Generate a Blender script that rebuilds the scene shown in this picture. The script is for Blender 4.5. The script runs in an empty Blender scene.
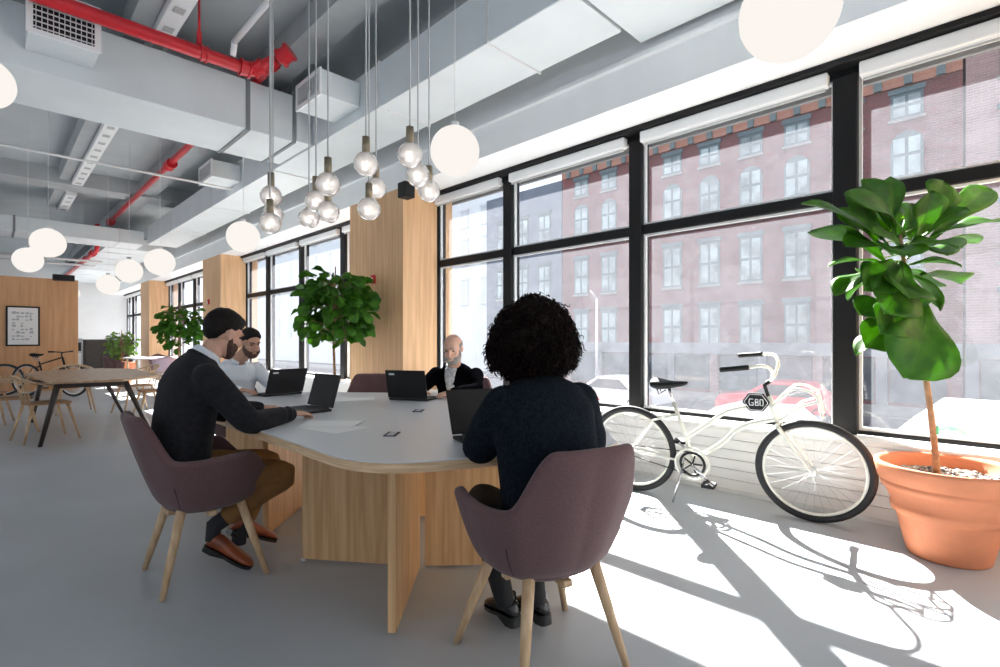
import bpy, bmesh, math, random
from mathutils import Vector as V, Matrix, noise
random.seed(7)
PI = math.pi
SC = bpy.context.scene
COL = SC.collection

# ------------------------------------------------------------------ camera, sky, sun, exposure
HC, FPX, Y0, S2 = 1.2, 513.0, 340.0, 0.70710678
cam_data = bpy.data.cameras.new('camera'); cam = bpy.data.objects.new('camera', cam_data); COL.objects.link(cam)
cam.location = (0, 0, HC); cam.rotation_euler = (PI/2, 0, -PI/4)
cam_data.sensor_width = 36.0; cam_data.lens = FPX*36/1000
cam_data.shift_y = (Y0-333.5)/1000
cam_data.clip_start = 0.05; cam_data.clip_end = 400
SC.camera = cam
SC.view_settings.view_transform = 'Standard'; SC.view_settings.look = 'None'
SC.view_settings.gamma = 1.0; SC.view_settings.use_curve_mapping = False
SC.view_settings.exposure = 0.5

world = bpy.data.worlds.new('sky'); SC.world = world; world.use_nodes = True
wn = world.node_tree; bg = wn.nodes['Background']
wtc = wn.nodes.new('ShaderNodeTexCoord'); wns = wn.nodes.new('ShaderNodeTexNoise'); wns.inputs['Scale'].default_value = 2.2; wns.inputs['Detail'].default_value = 5
wcr = wn.nodes.new('ShaderNodeValToRGB')
wcr.color_ramp.elements[0].position = 0.4; wcr.color_ramp.elements[0].color = (0.72, 0.84, 1.0, 1)
wcr.color_ramp.elements[1].position = 0.62; wcr.color_ramp.elements[1].color = (0.98, 0.99, 1.0, 1)
wn.links.new(wtc.outputs['Generated'], wns.inputs['Vector']); wn.links.new(wns.outputs['Fac'], wcr.inputs['Fac']); wn.links.new(wcr.outputs['Color'], bg.inputs['Color'])
bg.inputs['Strength'].default_value = 1.2
sun_data = bpy.data.lights.new('sun', 'SUN'); sun = bpy.data.objects.new('sun', sun_data); COL.objects.link(sun)
sun.rotation_euler = V((0.893, 0.815, 1.0)).to_track_quat('Z', 'Y').to_euler(); sun.location = (20, 18, 24)
sun_data.energy = 30.0; sun_data.angle = math.radians(0.6); sun_data.color = (1.0, 0.985, 0.95)

# ------------------------------------------------------------------ helpers
def at(x, y, d):
    "point of the place seen at x, y of the photograph, d metres along the view axis"
    u = (x-500)/FPX
    return V((S2*d*(1+u), S2*d*(1-u), HC+d*(Y0-y)/FPX))

def tag(o, label=None, cat=None, group=None, kind=None):
    if label: o['label'] = label
    if cat: o['category'] = cat
    if group: o['group'] = group
    if kind: o['kind'] = kind
    return o

def thing(name, label, cat, loc=(0, 0, 0), rz=0, group=None):
    o = bpy.data.objects.new(name, None); COL.objects.link(o)
    o.location = loc; o.rotation_euler = (0, 0, rz); o.empty_display_size = 0.1
    return tag(o, label, cat, group)

def dup(root, loc, rz, label=None, group=None, scale=None):
    r = root.copy(); COL.objects.link(r); r.location = loc; r.rotation_euler = (0, 0, rz)
    if scale: r.scale = (scale,)*3
    if label: r['label'] = label
    if group: r['group'] = group
    for ch in list(root.children):
        c = ch.copy(); COL.objects.link(c); c.parent = r
        for g in ch.children:
            d = g.copy(); COL.objects.link(d); d.parent = c
    return r

class B:
    "collects shapes into one mesh"
    def __init__(s): s.v = []; s.f = []; s.sm = []
    def add(s, vs, fs, smooth=False):
        n = len(s.v); s.v += [tuple(p) for p in vs]; s.f += [tuple(i+n for i in f) for f in fs]; s.sm += [smooth]*len(fs); return s
    def box(s, x0, x1, y0, y1, z0, z1, M=None):
        vs = [V((x, y, z)) for z in (z0, z1) for y in (y0, y1) for x in (x0, x1)]
        if M: vs = [M @ p for p in vs]
        return s.add(vs, [(0, 2, 3, 1), (4, 5, 7, 6), (0, 1, 5, 4), (2, 6, 7, 3), (0, 4, 6, 2), (1, 3, 7, 5)])
    def rings(s, rings, cap=True, smooth=True, closed=True):
        n = len(rings[0]); vs = [p for r in rings for p in r]; fs = []
        for i in range(len(rings)-1):
            for k in range(n if closed else n-1):
                a = i*n+k; b = i*n+(k+1) % n; fs.append((a, b, b+n, a+n))
        s.add(vs, fs, smooth)
        if cap and closed:
            m = len(s.v)-len(vs)
            s.f.append(tuple(m+k for k in reversed(range(n)))); s.sm.append(False)
            s.f.append(tuple(m+(len(rings)-1)*n+k for k in range(n))); s.sm.append(False)
        return s
    def tube(s, pts, r, n=8, ref=None, smooth=True):
        "r: number, or list of numbers or (a, b) pairs along pts"
        pts = [V(p) for p in pts]; m = len(pts); rs = []
        side = None
        for i, p in enumerate(pts):
            t = (pts[min(i+1, m-1)]-pts[max(i-1, 0)])
            if t.length < 1e-9: t = V((0, 0, 1))
            t.normalize()
            if side is None:
                rf = V(ref) if ref else (V((0, 0, 1)) if abs(t.z) < .9 else V((1, 0, 0)))
                side = rf.cross(t)
                if side.length < 1e-6: side = V((0, 1, 0)).cross(t)
            side = (side - t*side.dot(t)).normalized()
            w = t.cross(side)
            ri = r[i] if isinstance(r, (list, tuple)) else r
            a, b = ri if isinstance(ri, (list, tuple)) else (ri, ri)
            rs.append([p+side*(a*math.cos(2*PI*k/n))+w*(b*math.sin(2*PI*k/n)) for k in range(n)])
        return s.rings(rs, True, smooth)
    def lathe(s, prof, c=(0, 0, 0), n=32, M=None, smooth=True):
        c = V(c); rs = []
        for r, z in prof:
            ring = [V((r*math.cos(2*PI*k/n), r*math.sin(2*PI*k/n), z)) for k in range(n)]
            if M: ring = [M @ p for p in ring]
            rs.append([c+p for p in ring])
        return s.rings(rs, True, smooth)
    def ball(s, c, r, n=16, m=10, M=None):
        c = V(c); r = (r, r, r) if not isinstance(r, (tuple, list, V)) else r; rs = []
        for i in range(m+1):
            ph = -PI/2+PI*(0.02+0.96*i/m)
            ring = [V((r[0]*math.cos(ph)*math.cos(2*PI*k/n), r[1]*math.cos(ph)*math.sin(2*PI*k/n), r[2]*math.sin(ph))) for k in range(n)]
            if M: ring = [M @ p for p in ring]
            rs.append([c+p for p in ring])
        return s.rings(rs, True, True)
    def torus(s, c, R, r, M, n=48, m=8):
        c = V(c); vs = []; fs = []
        for i in range(n):
            a = 2*PI*i/n
            for k in range(m):
                b = 2*PI*k/m; q = V(((R+r*math.cos(b))*math.cos(a), (R+r*math.cos(b))*math.sin(a), r*math.sin(b)))
                vs.append(c+M @ q)
        for i in range(n):
            for k in range(m):
                fs.append((i*m+k, ((i+1) % n)*m+k, ((i+1) % n)*m+(k+1) % m, i*m+(k+1) % m))
        return s.add(vs, fs, True)
    def prism(s, poly, z0, z1, M=None):
        n = len(poly); vs = [V((p[0], p[1], z)) for z in (z0, z1) for p in poly]
        if M: vs = [M @ p for p in vs]
        return s.add(vs, [tuple(reversed(range(n))), tuple(range(n, 2*n))]+[(k, (k+1) % n, n+(k+1) % n, n+k) for k in range(n)])
    def build(s, name, mat, parent=None, bevel=0, subsurf=0, seg=2, solid=0, remesh=0, smoothit=0, rsmooth=True):
        me = bpy.data.meshes.new(name); me.from_pydata(s.v, [], s.f)
        bm = bmesh.new(); bm.from_mesh(me)
        if not solid: bmesh.ops.recalc_face_normals(bm, faces=bm.faces)
        bm.to_mesh(me); bm.free()
        me.polygons.foreach_set('use_smooth', s.sm[:len(me.polygons)]); me.update()
        o = bpy.data.objects.new(name, me); COL.objects.link(o)
        if mat: me.materials.append(mat)
        if parent:
            o.parent = parent
            if parent.type != 'MESH':
                o.matrix_parent_inverse = (Matrix.Translation(parent.location) @ parent.rotation_euler.to_matrix().to_4x4()).inverted()
        if solid:
            q = o.modifiers.new('solid', 'SOLIDIFY'); q.thickness = solid; q.offset = 0
        if bevel:
            q = o.modifiers.new('bevel', 'BEVEL'); q.width = bevel; q.segments = seg; q.limit_method = 'ANGLE'; q.angle_limit = math.radians(40)
        if remesh:
            q = o.modifiers.new('remesh', 'REMESH'); q.mode = 'VOXEL'; q.voxel_size = remesh; q.use_smooth_shade = rsmooth
        if smoothit:
            q = o.modifiers.new('smooth', 'SMOOTH'); q.factor = 0.5; q.iterations = smoothit
        if subsurf:
            q = o.modifiers.new('sub', 'SUBSURF'); q.levels = subsurf; q.render_levels = subsurf
        return o

def spline(pts, k=6):
    pts = [V(p) for p in pts]; out = []
    for i in range(len(pts)-1):
        p0 = pts[max(i-1, 0)]; p1 = pts[i]; p2 = pts[i+1]; p3 = pts[min(i+2, len(pts)-1)]
        for j in range(k):
            t = j/k
            out.append(0.5*((2*p1)+(p2-p0)*t+(2*p0-5*p1+4*p2-p3)*t*t+(3*p1-p0-3*p2+p3)*t**3))
    out.append(pts[-1]); return out
def lerps(vals, k=6):
    o = []
    for i in range(len(vals)-1):
        for j in range(k): o.append(vals[i]+(vals[i+1]-vals[i])*j/k)
    return o+[vals[-1]]

def mat(name, col, rough=0.5, metal=0.0, var=0.0, scale=8.0, bump=0.0, bscale=None, stretch=(1, 1, 1), col2=None, detail=4, spec=None, sheen=0, trans=0, emit=None, estr=0, alpha=None, contrast=(0.35, 0.65)):
    m = bpy.data.materials.new(name); m.use_nodes = True; nt = m.node_tree; b = nt.nodes['Principled BSDF']
    b.inputs['Base Color'].default_value = (*col, 1); b.inputs['Roughness'].default_value = rough; b.inputs['Metallic'].default_value = metal
    if spec is not None: b.inputs['Specular IOR Level'].default_value = spec
    if sheen: b.inputs['Sheen Weight'].default_value = sheen
    if trans: b.inputs['Transmission Weight'].default_value = trans
    if emit: b.inputs['Emission Color'].default_value = (*emit, 1); b.inputs['Emission Strength'].default_value = estr
    tc = nt.nodes.new('ShaderNodeTexCoord'); mp = nt.nodes.new('ShaderNodeMapping'); mp.inputs['Scale'].default_value = stretch
    nt.links.new(tc.outputs['Object'], mp.inputs['Vector'])
    if var or col2:
        ns = nt.nodes.new('ShaderNodeTexNoise'); ns.inputs['Scale'].default_value = scale; ns.inputs['Detail'].default_value = detail
        nt.links.new(mp.outputs['Vector'], ns.inputs['Vector'])
        cr = nt.nodes.new('ShaderNodeValToRGB'); c2 = col2 or tuple(c*(1-var) for c in col); c1 = col if col2 else tuple(min(1, c*(1+var)) for c in col)
        cr.color_ramp.elements[0].position = contrast[0]; cr.color_ramp.elements[0].color = (*c2, 1)
        cr.color_ramp.elements[1].position = contrast[1]; cr.color_ramp.elements[1].color = (*c1, 1)
        nt.links.new(ns.outputs['Fac'], cr.inputs['Fac']); nt.links.new(cr.outputs['Color'], b.inputs['Base Color'])
    if bump:
        n2 = nt.nodes.new('ShaderNodeTexNoise'); n2.inputs['Scale'].default_value = bscale or scale; n2.inputs['Detail'].default_value = 3
        nt.links.new(mp.outputs['Vector'], n2.inputs['Vector'])
        bp = nt.nodes.new('ShaderNodeBump'); bp.inputs['Strength'].default_value = bump; bp.inputs['Distance'].default_value = 0.01
        nt.links.new(n2.outputs['Fac'], bp.inputs['Height']); nt.links.new(bp.outputs['Normal'], b.inputs['Normal'])
    return m

# ------------------------------------------------------------------ materials
M = {}
M['floor'] = mat('floor_resin', (0.43, 0.462, 0.492), 0.38, var=0.05, scale=1.2, spec=0.35)
M['ceiling'] = mat('painted_deck', (0.48, 0.52, 0.54), 0.8, var=0.04, scale=2)
M['beam'] = mat('painted_beam', (0.42, 0.44, 0.45), 0.8, var=0.05, scale=3)
M['white'] = mat('white_paint', (0.88, 0.89, 0.89), 0.6, var=0.015, scale=3)
M['duct'] = mat('painted_duct', (0.74, 0.785, 0.80), 0.5, var=0.03, scale=2)
M['flange'] = mat('duct_flange', (0.22, 0.24, 0.25), 0.6)
M['ltgrey'] = mat('light_grey_metal', (0.72, 0.73, 0.73), 0.45, var=0.03)
M['black'] = mat('black_frame', (0.007, 0.007, 0.008), 0.5, var=0.1, spec=0.25)
M['blk_matte'] = mat('black_plastic', (0.010, 0.010, 0.011), 0.5, var=0.1, spec=0.3)
M['screen'] = mat('dark_screen', (0.018, 0.018, 0.018), 0.5, spec=0.25)
M['keys'] = mat('keyboard', (0.03, 0.03, 0.033), 0.6)
M['red'] = mat('red_pipe', (0.62, 0.02, 0.03), 0.35, var=0.08, scale=6)
M['oak'] = mat('oak_panel', (0.66, 0.42, 0.22), 0.5, scale=9, stretch=(4, 4, 0.2), col2=(0.50, 0.29, 0.13), detail=8, bump=0.05)
M['oakcol'] = mat('oak_column', (0.76, 0.48, 0.26), 0.5, scale=6, stretch=(4, 4, 0.2), col2=(0.62, 0.37, 0.19), detail=8)
M['oakedge'] = mat('plywood_edge', (0.74, 0.54, 0.34), 0.5, scale=6, stretch=(1, 1, 30), col2=(0.55, 0.36, 0.20), detail=2)
M['wall_oak'] = mat('oak_wall', (0.66, 0.37, 0.19), 0.5, scale=5, stretch=(3, 3, 0.2), col2=(0.55, 0.29, 0.13), detail=8)
M['legwood'] = mat('ash_leg', (0.62, 0.44, 0.27), 0.45, scale=14, stretch=(3, 3, .5), col2=(0.47, 0.31, 0.17), detail=6)
M['tablewood'] = mat('oak_table_top', (0.45, 0.30, 0.18), 0.4, scale=8, stretch=(3, .3, 3), col2=(0.34, 0.21, 0.12), detail=6)
M['laminate'] = mat('white_laminate', (0.68, 0.69, 0.71), 0.32, var=0.01, scale=3)
M['fabric'] = mat('plum_fabric', (0.125, 0.066, 0.070), 0.95, var=0.12, scale=160, bump=0.15, bscale=500, sheen=0.12)
M['fabric_dk'] = mat('plum_seam', (0.06, 0.03, 0.032), 0.95)
M['skin'] = mat('skin', (0.62, 0.36, 0.26), 0.55, var=0.06, scale=20)
M['skin2'] = mat('skin_tan', (0.50, 0.28, 0.19), 0.55, var=0.06, scale=20)
M['skin3'] = mat('skin_brown', (0.30, 0.16, 0.10), 0.55, var=0.06, scale=20)
M['hair'] = mat('dark_brown_hair', (0.007, 0.004, 0.003), 0.6, spec=0.2, var=0.3, scale=60, bump=0.6, bscale=150, stretch=(1, 1, .4))
M['beard'] = mat('beard', (0.085, 0.043, 0.030), 0.8, var=0.3, scale=120, bump=0.5, bscale=300)
M['greyhair'] = mat('grey_hair', (0.28, 0.25, 0.23), 0.8, var=0.3, scale=120, bump=0.5, bscale=300)
M['afro'] = mat('dark_curly_hair', (0.006, 0.0018, 0.0014), 0.6, var=0.5, scale=40, spec=0.12)
M['jacket'] = mat('charcoal_wool', (0.015, 0.015, 0.018), 0.95, var=0.25, scale=40, bump=0.2, bscale=300, sheen=0.05, spec=0.2)
M['blackjkt'] = mat('black_wool', (0.003, 0.003, 0.004), 1.0, var=0.2, scale=30, spec=0.0)
M['navy'] = mat('navy_knit', (0.005, 0.0085, 0.0145), 0.95, var=0.6, scale=90, bump=0.5, bscale=220, spec=0.15)
M['blacktrs'] = mat('black_leggings', (0.008, 0.008, 0.010), 0.8, var=0.2)
M['chino'] = mat('tan_chinos', (0.20, 0.095, 0.025), 0.85, var=0.15, scale=12, bump=0.1, bscale=300)
M['shirt'] = mat('white_shirt', (0.72, 0.76, 0.82), 0.8, var=0.03, scale=30)
M['shirt2'] = mat('checked_shirt', (0.45, 0.47, 0.50), 0.8, var=0.3, scale=60)
M['shoe'] = mat('brown_leather', (0.24, 0.055, 0.018), 0.3, var=0.3, scale=12)
M['boot'] = mat('black_leather', (0.012, 0.012, 0.012), 0.25)
M['sock'] = mat('dark_sock', (0.02, 0.02, 0.025), 0.9)
M['eye'] = mat('eye', (0.05, 0.03, 0.02), 0.15)
M['paper'] = mat('paper', (0.85, 0.85, 0.84), 0.7, var=0.01)
M['bikewhite'] = mat('cream_enamel', (0.80, 0.79, 0.70), 0.25, var=0.01)
M['chrome'] = mat('chrome', (0.75, 0.75, 0.76), 0.2, metal=1)
M['rubber'] = mat('tyre_rubber', (0.015, 0.015, 0.016), 0.7)
M['terra'] = mat('terracotta', (0.68, 0.24, 0.115), 0.75, var=0.08, scale=7, bump=0.05)
M['soil'] = mat('pebble_soil', (0.62, 0.58, 0.54), 0.95, col2=(0.12, 0.10, 0.09), scale=30, bump=1.0, bscale=60)
M['trunk'] = mat('trunk_bark', (0.36, 0.21, 0.11), 0.85, var=0.3, scale=30, bump=0.4)
M['brass'] = mat('dull_brass', (0.30, 0.25, 0.17), 0.4, metal=0.7)
M['cable'] = mat('grey_cable', (0.50, 0.51, 0.51), 0.6)
M['spoke'] = mat('steel_spoke', (0.55, 0.55, 0.55), 0.6)
M['wcable'] = mat('white_cable', (0.75, 0.75, 0.75), 0.6)
M['tape'] = mat('green_tape', (0.05, 0.5, 0.25), 0.5)
M['silver'] = mat('silver_plastic', (0.45, 0.48, 0.52), 0.35)
M['cabinet'] = mat('dark_cabinet', (0.055, 0.05, 0.045), 0.6, var=0.1)
M['darkleg'] = mat('dark_brown_steel', (0.030, 0.018, 0.014), 0.5)
M['pinkseat'] = mat('pale_lilac_fabric', (0.55, 0.42, 0.50), 0.9)

def emis(name, col, s):
    m = bpy.data.materials.new(name); m.use_nodes = True; nt = m.node_tree; nt.nodes.remove(nt.nodes['Principled BSDF'])
    e = nt.nodes.new('ShaderNodeEmission'); e.inputs[0].default_value = (*col, 1); e.inputs[1].default_value = s
    nt.links.new(e.outputs[0], nt.nodes['Material Output'].inputs[0]); return m
M['globe'] = emis('lit_opal_glass', (1.0, 0.945, 0.89), 0.69)
M['filament'] = emis('warm_filament', (1.0, 0.92, 0.86), 3.6)

def leafmat(name, c1, c2, tr=0.36):
    m = mat(name, c1, 0.48, col2=c2, scale=14, spec=0.3)
    nt = m.node_tree; b = nt.nodes['Principled BSDF']; t = nt.nodes.new('ShaderNodeBsdfTranslucent')
    t.inputs[0].default_value = (c1[0]*2.4, c1[1]*1.7, c1[2]*0.5, 1)
    mx = nt.nodes.new('ShaderNodeMixShader'); mx.inputs[0].default_value = tr
    nt.links.new(b.outputs[0], mx.inputs[1]); nt.links.new(t.outputs[0], mx.inputs[2]); nt.links.new(mx.outputs[0], nt.nodes['Material Output'].inputs[0])
    return m
M['leaf'] = leafmat('fiddle_leaf', (0.085, 0.25, 0.018), (0.022, 0.095, 0.010))
M['leaf2'] = leafmat('soft_leaf', (0.16, 0.30, 0.08), (0.08, 0.2, 0.04))

def glassmat(name, veil, col=(1, 1, 1)):
    "clear pane with a film of street dust that catches the sun"
    m = bpy.data.materials.new(name); m.use_nodes = True; nt = m.node_tree; nt.nodes.remove(nt.nodes['Principled BSDF'])
    t = nt.nodes.new('ShaderNodeBsdfTransparent'); t.inputs[0].default_value = (*col, 1)
    d = nt.nodes.new('ShaderNodeBsdfTranslucent'); d.inputs[0].default_value = (0.88, 0.91, 1.0, 1)
    g = nt.nodes.new('ShaderNodeBsdfGlossy'); g.inputs['Roughness'].default_value = 0.03
    ns = nt.nodes.new('ShaderNodeTexNoise'); ns.inputs['Scale'].default_value = 9; ns.inputs['Detail'].default_value = 8; ns.inputs['Roughness'].default_value = 0.75
    tc = nt.nodes.new('ShaderNodeTexCoord'); nt.links.new(tc.outputs['Object'], ns.inputs['Vector'])
    mr = nt.nodes.new('ShaderNodeMapRange'); mr.inputs[1].default_value = 0.3; mr.inputs[2].default_value = 0.7; mr.inputs[3].default_value = veil*0.8; mr.inputs[4].default_value = veil*1.25
    nt.links.new(ns.outputs['Fac'], mr.inputs[0])
    m1 = nt.nodes.new('ShaderNodeMixShader'); nt.links.new(mr.outputs[0], m1.inputs[0]); nt.links.new(t.outputs[0], m1.inputs[1]); nt.links.new(d.outputs[0], m1.inputs[2])
    m2 = nt.nodes.new('ShaderNodeMixShader'); m2.inputs[0].default_value = 0.03; nt.links.new(m1.outputs[0], m2.inputs[1]); nt.links.new(g.outputs[0], m2.inputs[2])
    nt.links.new(m2.outputs[0], nt.nodes['Material Output'].inputs[0]); return m
M['glass'] = glassmat('dusty_window_glass', 0.031)
M['bulbglass'] = mat('faceted_bulb_glass', (1, 0.97, 0.93), 0.03, trans=0.0)
def bulbm():
    m = bpy.data.materials.new('bulb_glass'); m.use_nodes = True; nt = m.node_tree; nt.nodes.remove(nt.nodes['Principled BSDF'])
    t = nt.nodes.new('ShaderNodeBsdfTransparent'); t.inputs[0].default_value = (0.97, 0.96, 0.95, 1)
    g = nt.nodes.new('ShaderNodeBsdfGlossy'); g.inputs['Roughness'].default_value = 0.05
    lw = nt.nodes.new('ShaderNodeLayerWeight'); lw.inputs[0].default_value = 0.45
    w = nt.nodes.new('ShaderNodeBsdfTranslucent'); w.inputs[0].default_value = (0.95, 0.94, 0.93, 1)
    m0 = nt.nodes.new('ShaderNodeMixShader'); m0.inputs[0].default_value = 0.5; nt.links.new(t.outputs[0], m0.inputs[1]); nt.links.new(w.outputs[0], m0.inputs[2])
    mx = nt.nodes.new('ShaderNodeMixShader'); nt.links.new(lw.outputs['Facing'], mx.inputs[0]); nt.links.new(m0.outputs[0], mx.inputs[1]); nt.links.new(g.outputs[0], mx.inputs[2])
    nt.links.new(mx.outputs[0], nt.nodes['Material Output'].inputs[0]); return m
M['bulbglass'] = bulbm()

def brickmat(name, c1, c2, mortar, sx=1, plank=False):
    m = bpy.data.materials.new(name); m.use_nodes = True; nt = m.node_tree; b = nt.nodes['Principled BSDF']; b.inputs['Roughness'].default_value = 0.85
    tc = nt.nodes.new('ShaderNodeTexCoord'); mp = nt.nodes.new('ShaderNodeMapping'); mp.inputs['Rotation'].default_value = (PI/2, 0, PI/2)
    sp = nt.nodes.new('ShaderNodeSeparateXYZ'); cb = nt.nodes.new('ShaderNodeCombineXYZ')
    nt.links.new(tc.outputs['Object'], sp.inputs[0]); nt.links.new(sp.outputs[1], cb.inputs[0]); nt.links.new(sp.outputs[2], cb.inputs[1])
    br = nt.nodes.new('ShaderNodeTexBrick'); br.inputs['Color1'].default_value = (*c1, 1); br.inputs['Color2'].default_value = (*c2, 1); br.inputs['Mortar'].default_value = (*mortar, 1)
    br.inputs['Scale'].default_value = 1.0; br.inputs['Brick Width'].default_value = 0.45*sx; br.inputs['Row Height'].default_value = 0.11 if not plank else 0.0765; br.inputs['Mortar Size'].default_value = 0.012 if not plank else 0.005
    if plank: br.inputs['Brick Width'].default_value = 3.1
    nt.links.new(cb.outputs[0], br.inputs['Vector']); nt.links.new(br.outputs['Color'], b.inputs['Base Color']); return m
M['brick'] = brickmat('red_brick', (0.15, 0.040, 0.040), (0.095, 0.030, 0.033), (0.15, 0.085, 0.08))
M['brick_pale'] = brickmat('pale_brick', (0.26, 0.16, 0.16), (0.21, 0.13, 0.13), (0.26, 0.22, 0.21))
M['bluebrick'] = brickmat('blue_grey_brick', (0.11, 0.14, 0.19), (0.09, 0.12, 0.17), (0.13, 0.15, 0.18))
M['boards'] = mat('white_boards', (0.80, 0.79, 0.77), 0.5, var=0.03, scale=2)
M['orangestone'] = mat('orange_stone', (0.27, 0.12, 0.08), 0.8, var=0.1)
M['greenstone'] = mat('grey_green_stone', (0.075, 0.115, 0.13), 0.8, var=0.1)
M['winglass'] = mat('far_pane', (0.20, 0.26, 0.28), 0.3, var=0.5, scale=1.2)
M['shopglass'] = mat('shop_pane', (0.06, 0.08, 0.10), 0.2, var=0.4, scale=0.8)
M['asphalt'] = mat('asphalt', (0.07, 0.07, 0.08), 0.9, var=0.15, scale=2)
M['pave'] = mat('pavement', (0.20, 0.20, 0.20), 0.9, var=0.1, scale=2)
M['carwhite'] = mat('car_white', (0.85, 0.86, 0.88), 0.2)
M['carred'] = mat('car_red', (0.6, 0.08, 0.1), 0.2)
M['cargrey'] = mat('car_grey', (0.14, 0.16, 0.19), 0.3)
M['carglass'] = mat('car_glass', (0.03, 0.04, 0.05), 0.1)
M['glarewin'] = mat('overexposed_window', (0.50, 0.54, 0.58), 0.5)  # distant windows bleached in colour to stand for overexposure
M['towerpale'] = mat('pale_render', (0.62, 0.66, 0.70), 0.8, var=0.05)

# ------------------------------------------------------------------ the room
def struct(name, b, m, **k):
    o = b.build(name, m, **k); o['kind'] = 'structure'; return o
YN, YF = -3.6, 28.0     # ends of the modelled room
XW, XB, XS = 4.40, 4.13, 3.80   # glass, wall base under the windows, face of soffit and columns
struct('floor', B().box(-6, 4.62, YN, YF, -0.25, 0), M['floor'])
struct('ceiling', B().box(-6, 4.62, YN, YF, 4.6, 4.8), M['ceiling'])
b = B()
for y0, y1 in [(-3.6, -3.2), (6.7, 7.1), (13.3, 13.9), (20.6, 21.2)]: b.box(-6, XS, y0, y1, 4.3, 4.6)
for x0, x1 in [(2.3, 2.62), (-0.9, -0.6), (-4, -3.7)]: b.box(x0, x1, YN, YF, 4.35, 4.6)
struct('trim_1', b, M['beam'])
struct('trim_2', B().box(XS, 4.62, YN, YF, 3.18, 4.6).box(XS-.05, XS, YN, YF, 3.50, 3.53), M['white'])     # soffit over the windows
# wall under the windows: horizontal white boards and a sill
b = B(); b.box(XB+.02, 4.62, YN, YF, 0, 0.50)
for k in range(6): b.box(XB, XB+.02, YN, YF, 0.03+k*.078, 0.03+k*.078+.073)
struct('wall_right', b, M['boards'])
struct('trim_3', B().box(XB-.03, 4.36, YN, YF, 0.50, 0.53), M['boards'], bevel=.005)
struct('baseboard_right', B().box(XB-.012, XB, YN, YF, 0, 0.028), M['ltgrey'])
struct('wall_far', B().box(-6, 4.62, YF, YF+.2, 0, 4.6), M['white'])
b = B().box(-6.2, -6, YN, YF, 0, .5).box(-6.2, -6, YN, YF, 3.3, 4.6)  # wall out of view, its window gaps added to let in soft daylight
for y in (-3.6, 3.6, 10.9, 18.2, 25.5): b.box(-6.2, -6, y, y+1.2, .5, 3.3)
struct('wall_left', b, M['white'])
b = B()
for y in (-2.4, 4.8, 12.1, 19.4):
    for k in range(4): b.box(-6.14, -6.06, y+k*2.0-.04, y+k*2.0+.04, .5, 3.3)
    b.box(-6.14, -6.06, y, y+6.1, 2.2, 2.28)
struct('window_5', b, M['black'])  # unseen bars for the added daylight gaps on the left
struct('wall_back', B().box(-6.2, 4.62, YN-.2, YN, 0, .5).box(-6.2, 4.62, YN-.2, YN, 3.3, 4.6).box(-6.2, -5.2, YN-.2, YN, .5, 3.3).box(-1.2, .4, YN-.2, YN, .5, 3.3).box(3.4, 4.62, YN-.2, YN, .5, 3.3), M['white'])  # rear wall out of view, openings added as extra daylight fill
# bays of windows between the columns
bays = [(-1.76+1.37, 5.57), (6.94, 12.90), (14.27, 20.23), (21.6, 27.6)]
cols = [-1.76, 5.57, 12.90, 20.23]
nw = 0
for y0, y1 in bays:
    if y1-y0 > 5.9:
        L = y1-5.57
        ms = [(L+.85, .15), (L+2.53, .13), (L+4.22, .13)]
        if y0 == 6.94: ms = [(8.18, .15), (9.86, .13), (11.55, .13)]
    ed = [(y0, 0.05)]+[m for m in ms]+[(y1, 0.05)]
    nw += 1
    b = B()
    b.box(XW-.17, XW+.0, y0, y1, 3.135, 3.18).box(XW-.05, XW+.09, y0, y1, 3.09, 3.18); b.box(XW-.03, XW+.07, y0, y1, 0.53, 0.558)
    for (c, w) in ed:
        b.box(XW-.07 if w > .1 else XW-.05, XW+.09, max(y0, c-w/2), min(y1, c+w/2), 0.53, 3.09)
    for i in range(len(ed)-1):
        a = ed[i][0]+ed[i][1]/2; c = ed[i+1][0]-ed[i+1][1]/2
        b.box(XW-.035, XW+.06, a, c, 2.195, 2.285)
    wf = struct('window_%d' % nw, b, M['black'], bevel=.006, seg=1)
    for i in range(len(ed)-1):
        a = ed[i][0]+ed[i][1]/2; c = ed[i+1][0]-ed[i+1][1]/2
        for z0, z1, nm in [(0.56, 2.195, 'lower'), (2.285, 3.09, 'upper')]:
            B().box(XW+.006, XW+.011, a, c, z0, z1).build('pane', M['glass'], wf)
            # slim inner sash with a light edge
            s = B()
            t = .018
            s.box(XW-.015, XW+.02, a, a+t, z0, z1).box(XW-.015, XW+.02, c-t, c, z0, z1).box(XW-.015, XW+.02, a+t, c-t, z0, z0+t).box(XW-.015, XW+.02, a+t, c-t, z1-t, z1)
            s.build('sash', M['ltgrey'] if z0 < 1 else M['ltgrey'], wf)
        # roller blind case under the head
    nb = 0
    for i in range(len(ed)-1):
        a = ed[i][0]+ed[i][1]/2+.02; c = ed[i+1][0]-ed[i+1][1]/2-.02
        pos = {1: ['nearest the potted fig', 'above the front half of the white bicycle', 'above the rear wheel of the white bicycle', 'in the narrow light beside the first oak column']}.get(nw)
        if pos: lab = 'white roller blind case, ' + pos[i]
        else: lab = 'white blind case in the far window bay, '+['beside first oak column', 'second past first oak column', 'one before the second oak column', 'against second oak column'][i] if nw == 2 else 'small white roller blind case in the distant windows beyond the second oak column'
        rt = thing('roller_blind', lab, 'blind', (XW-.09, (a+c)/2, 3.03), group='roller blinds along the window wall' if nw < 3 else 'roller blinds of the distant windows')
        B().box(XW-.13, XW-.052, a, c, 3.03, 3.130).build('case', M['white'], rt, bevel=.01)
        B().box(XW-.10, XW-.085, a+.02, c-.02, 3.005, 3.02).build('hem_bar', M['cable'], rt)
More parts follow.
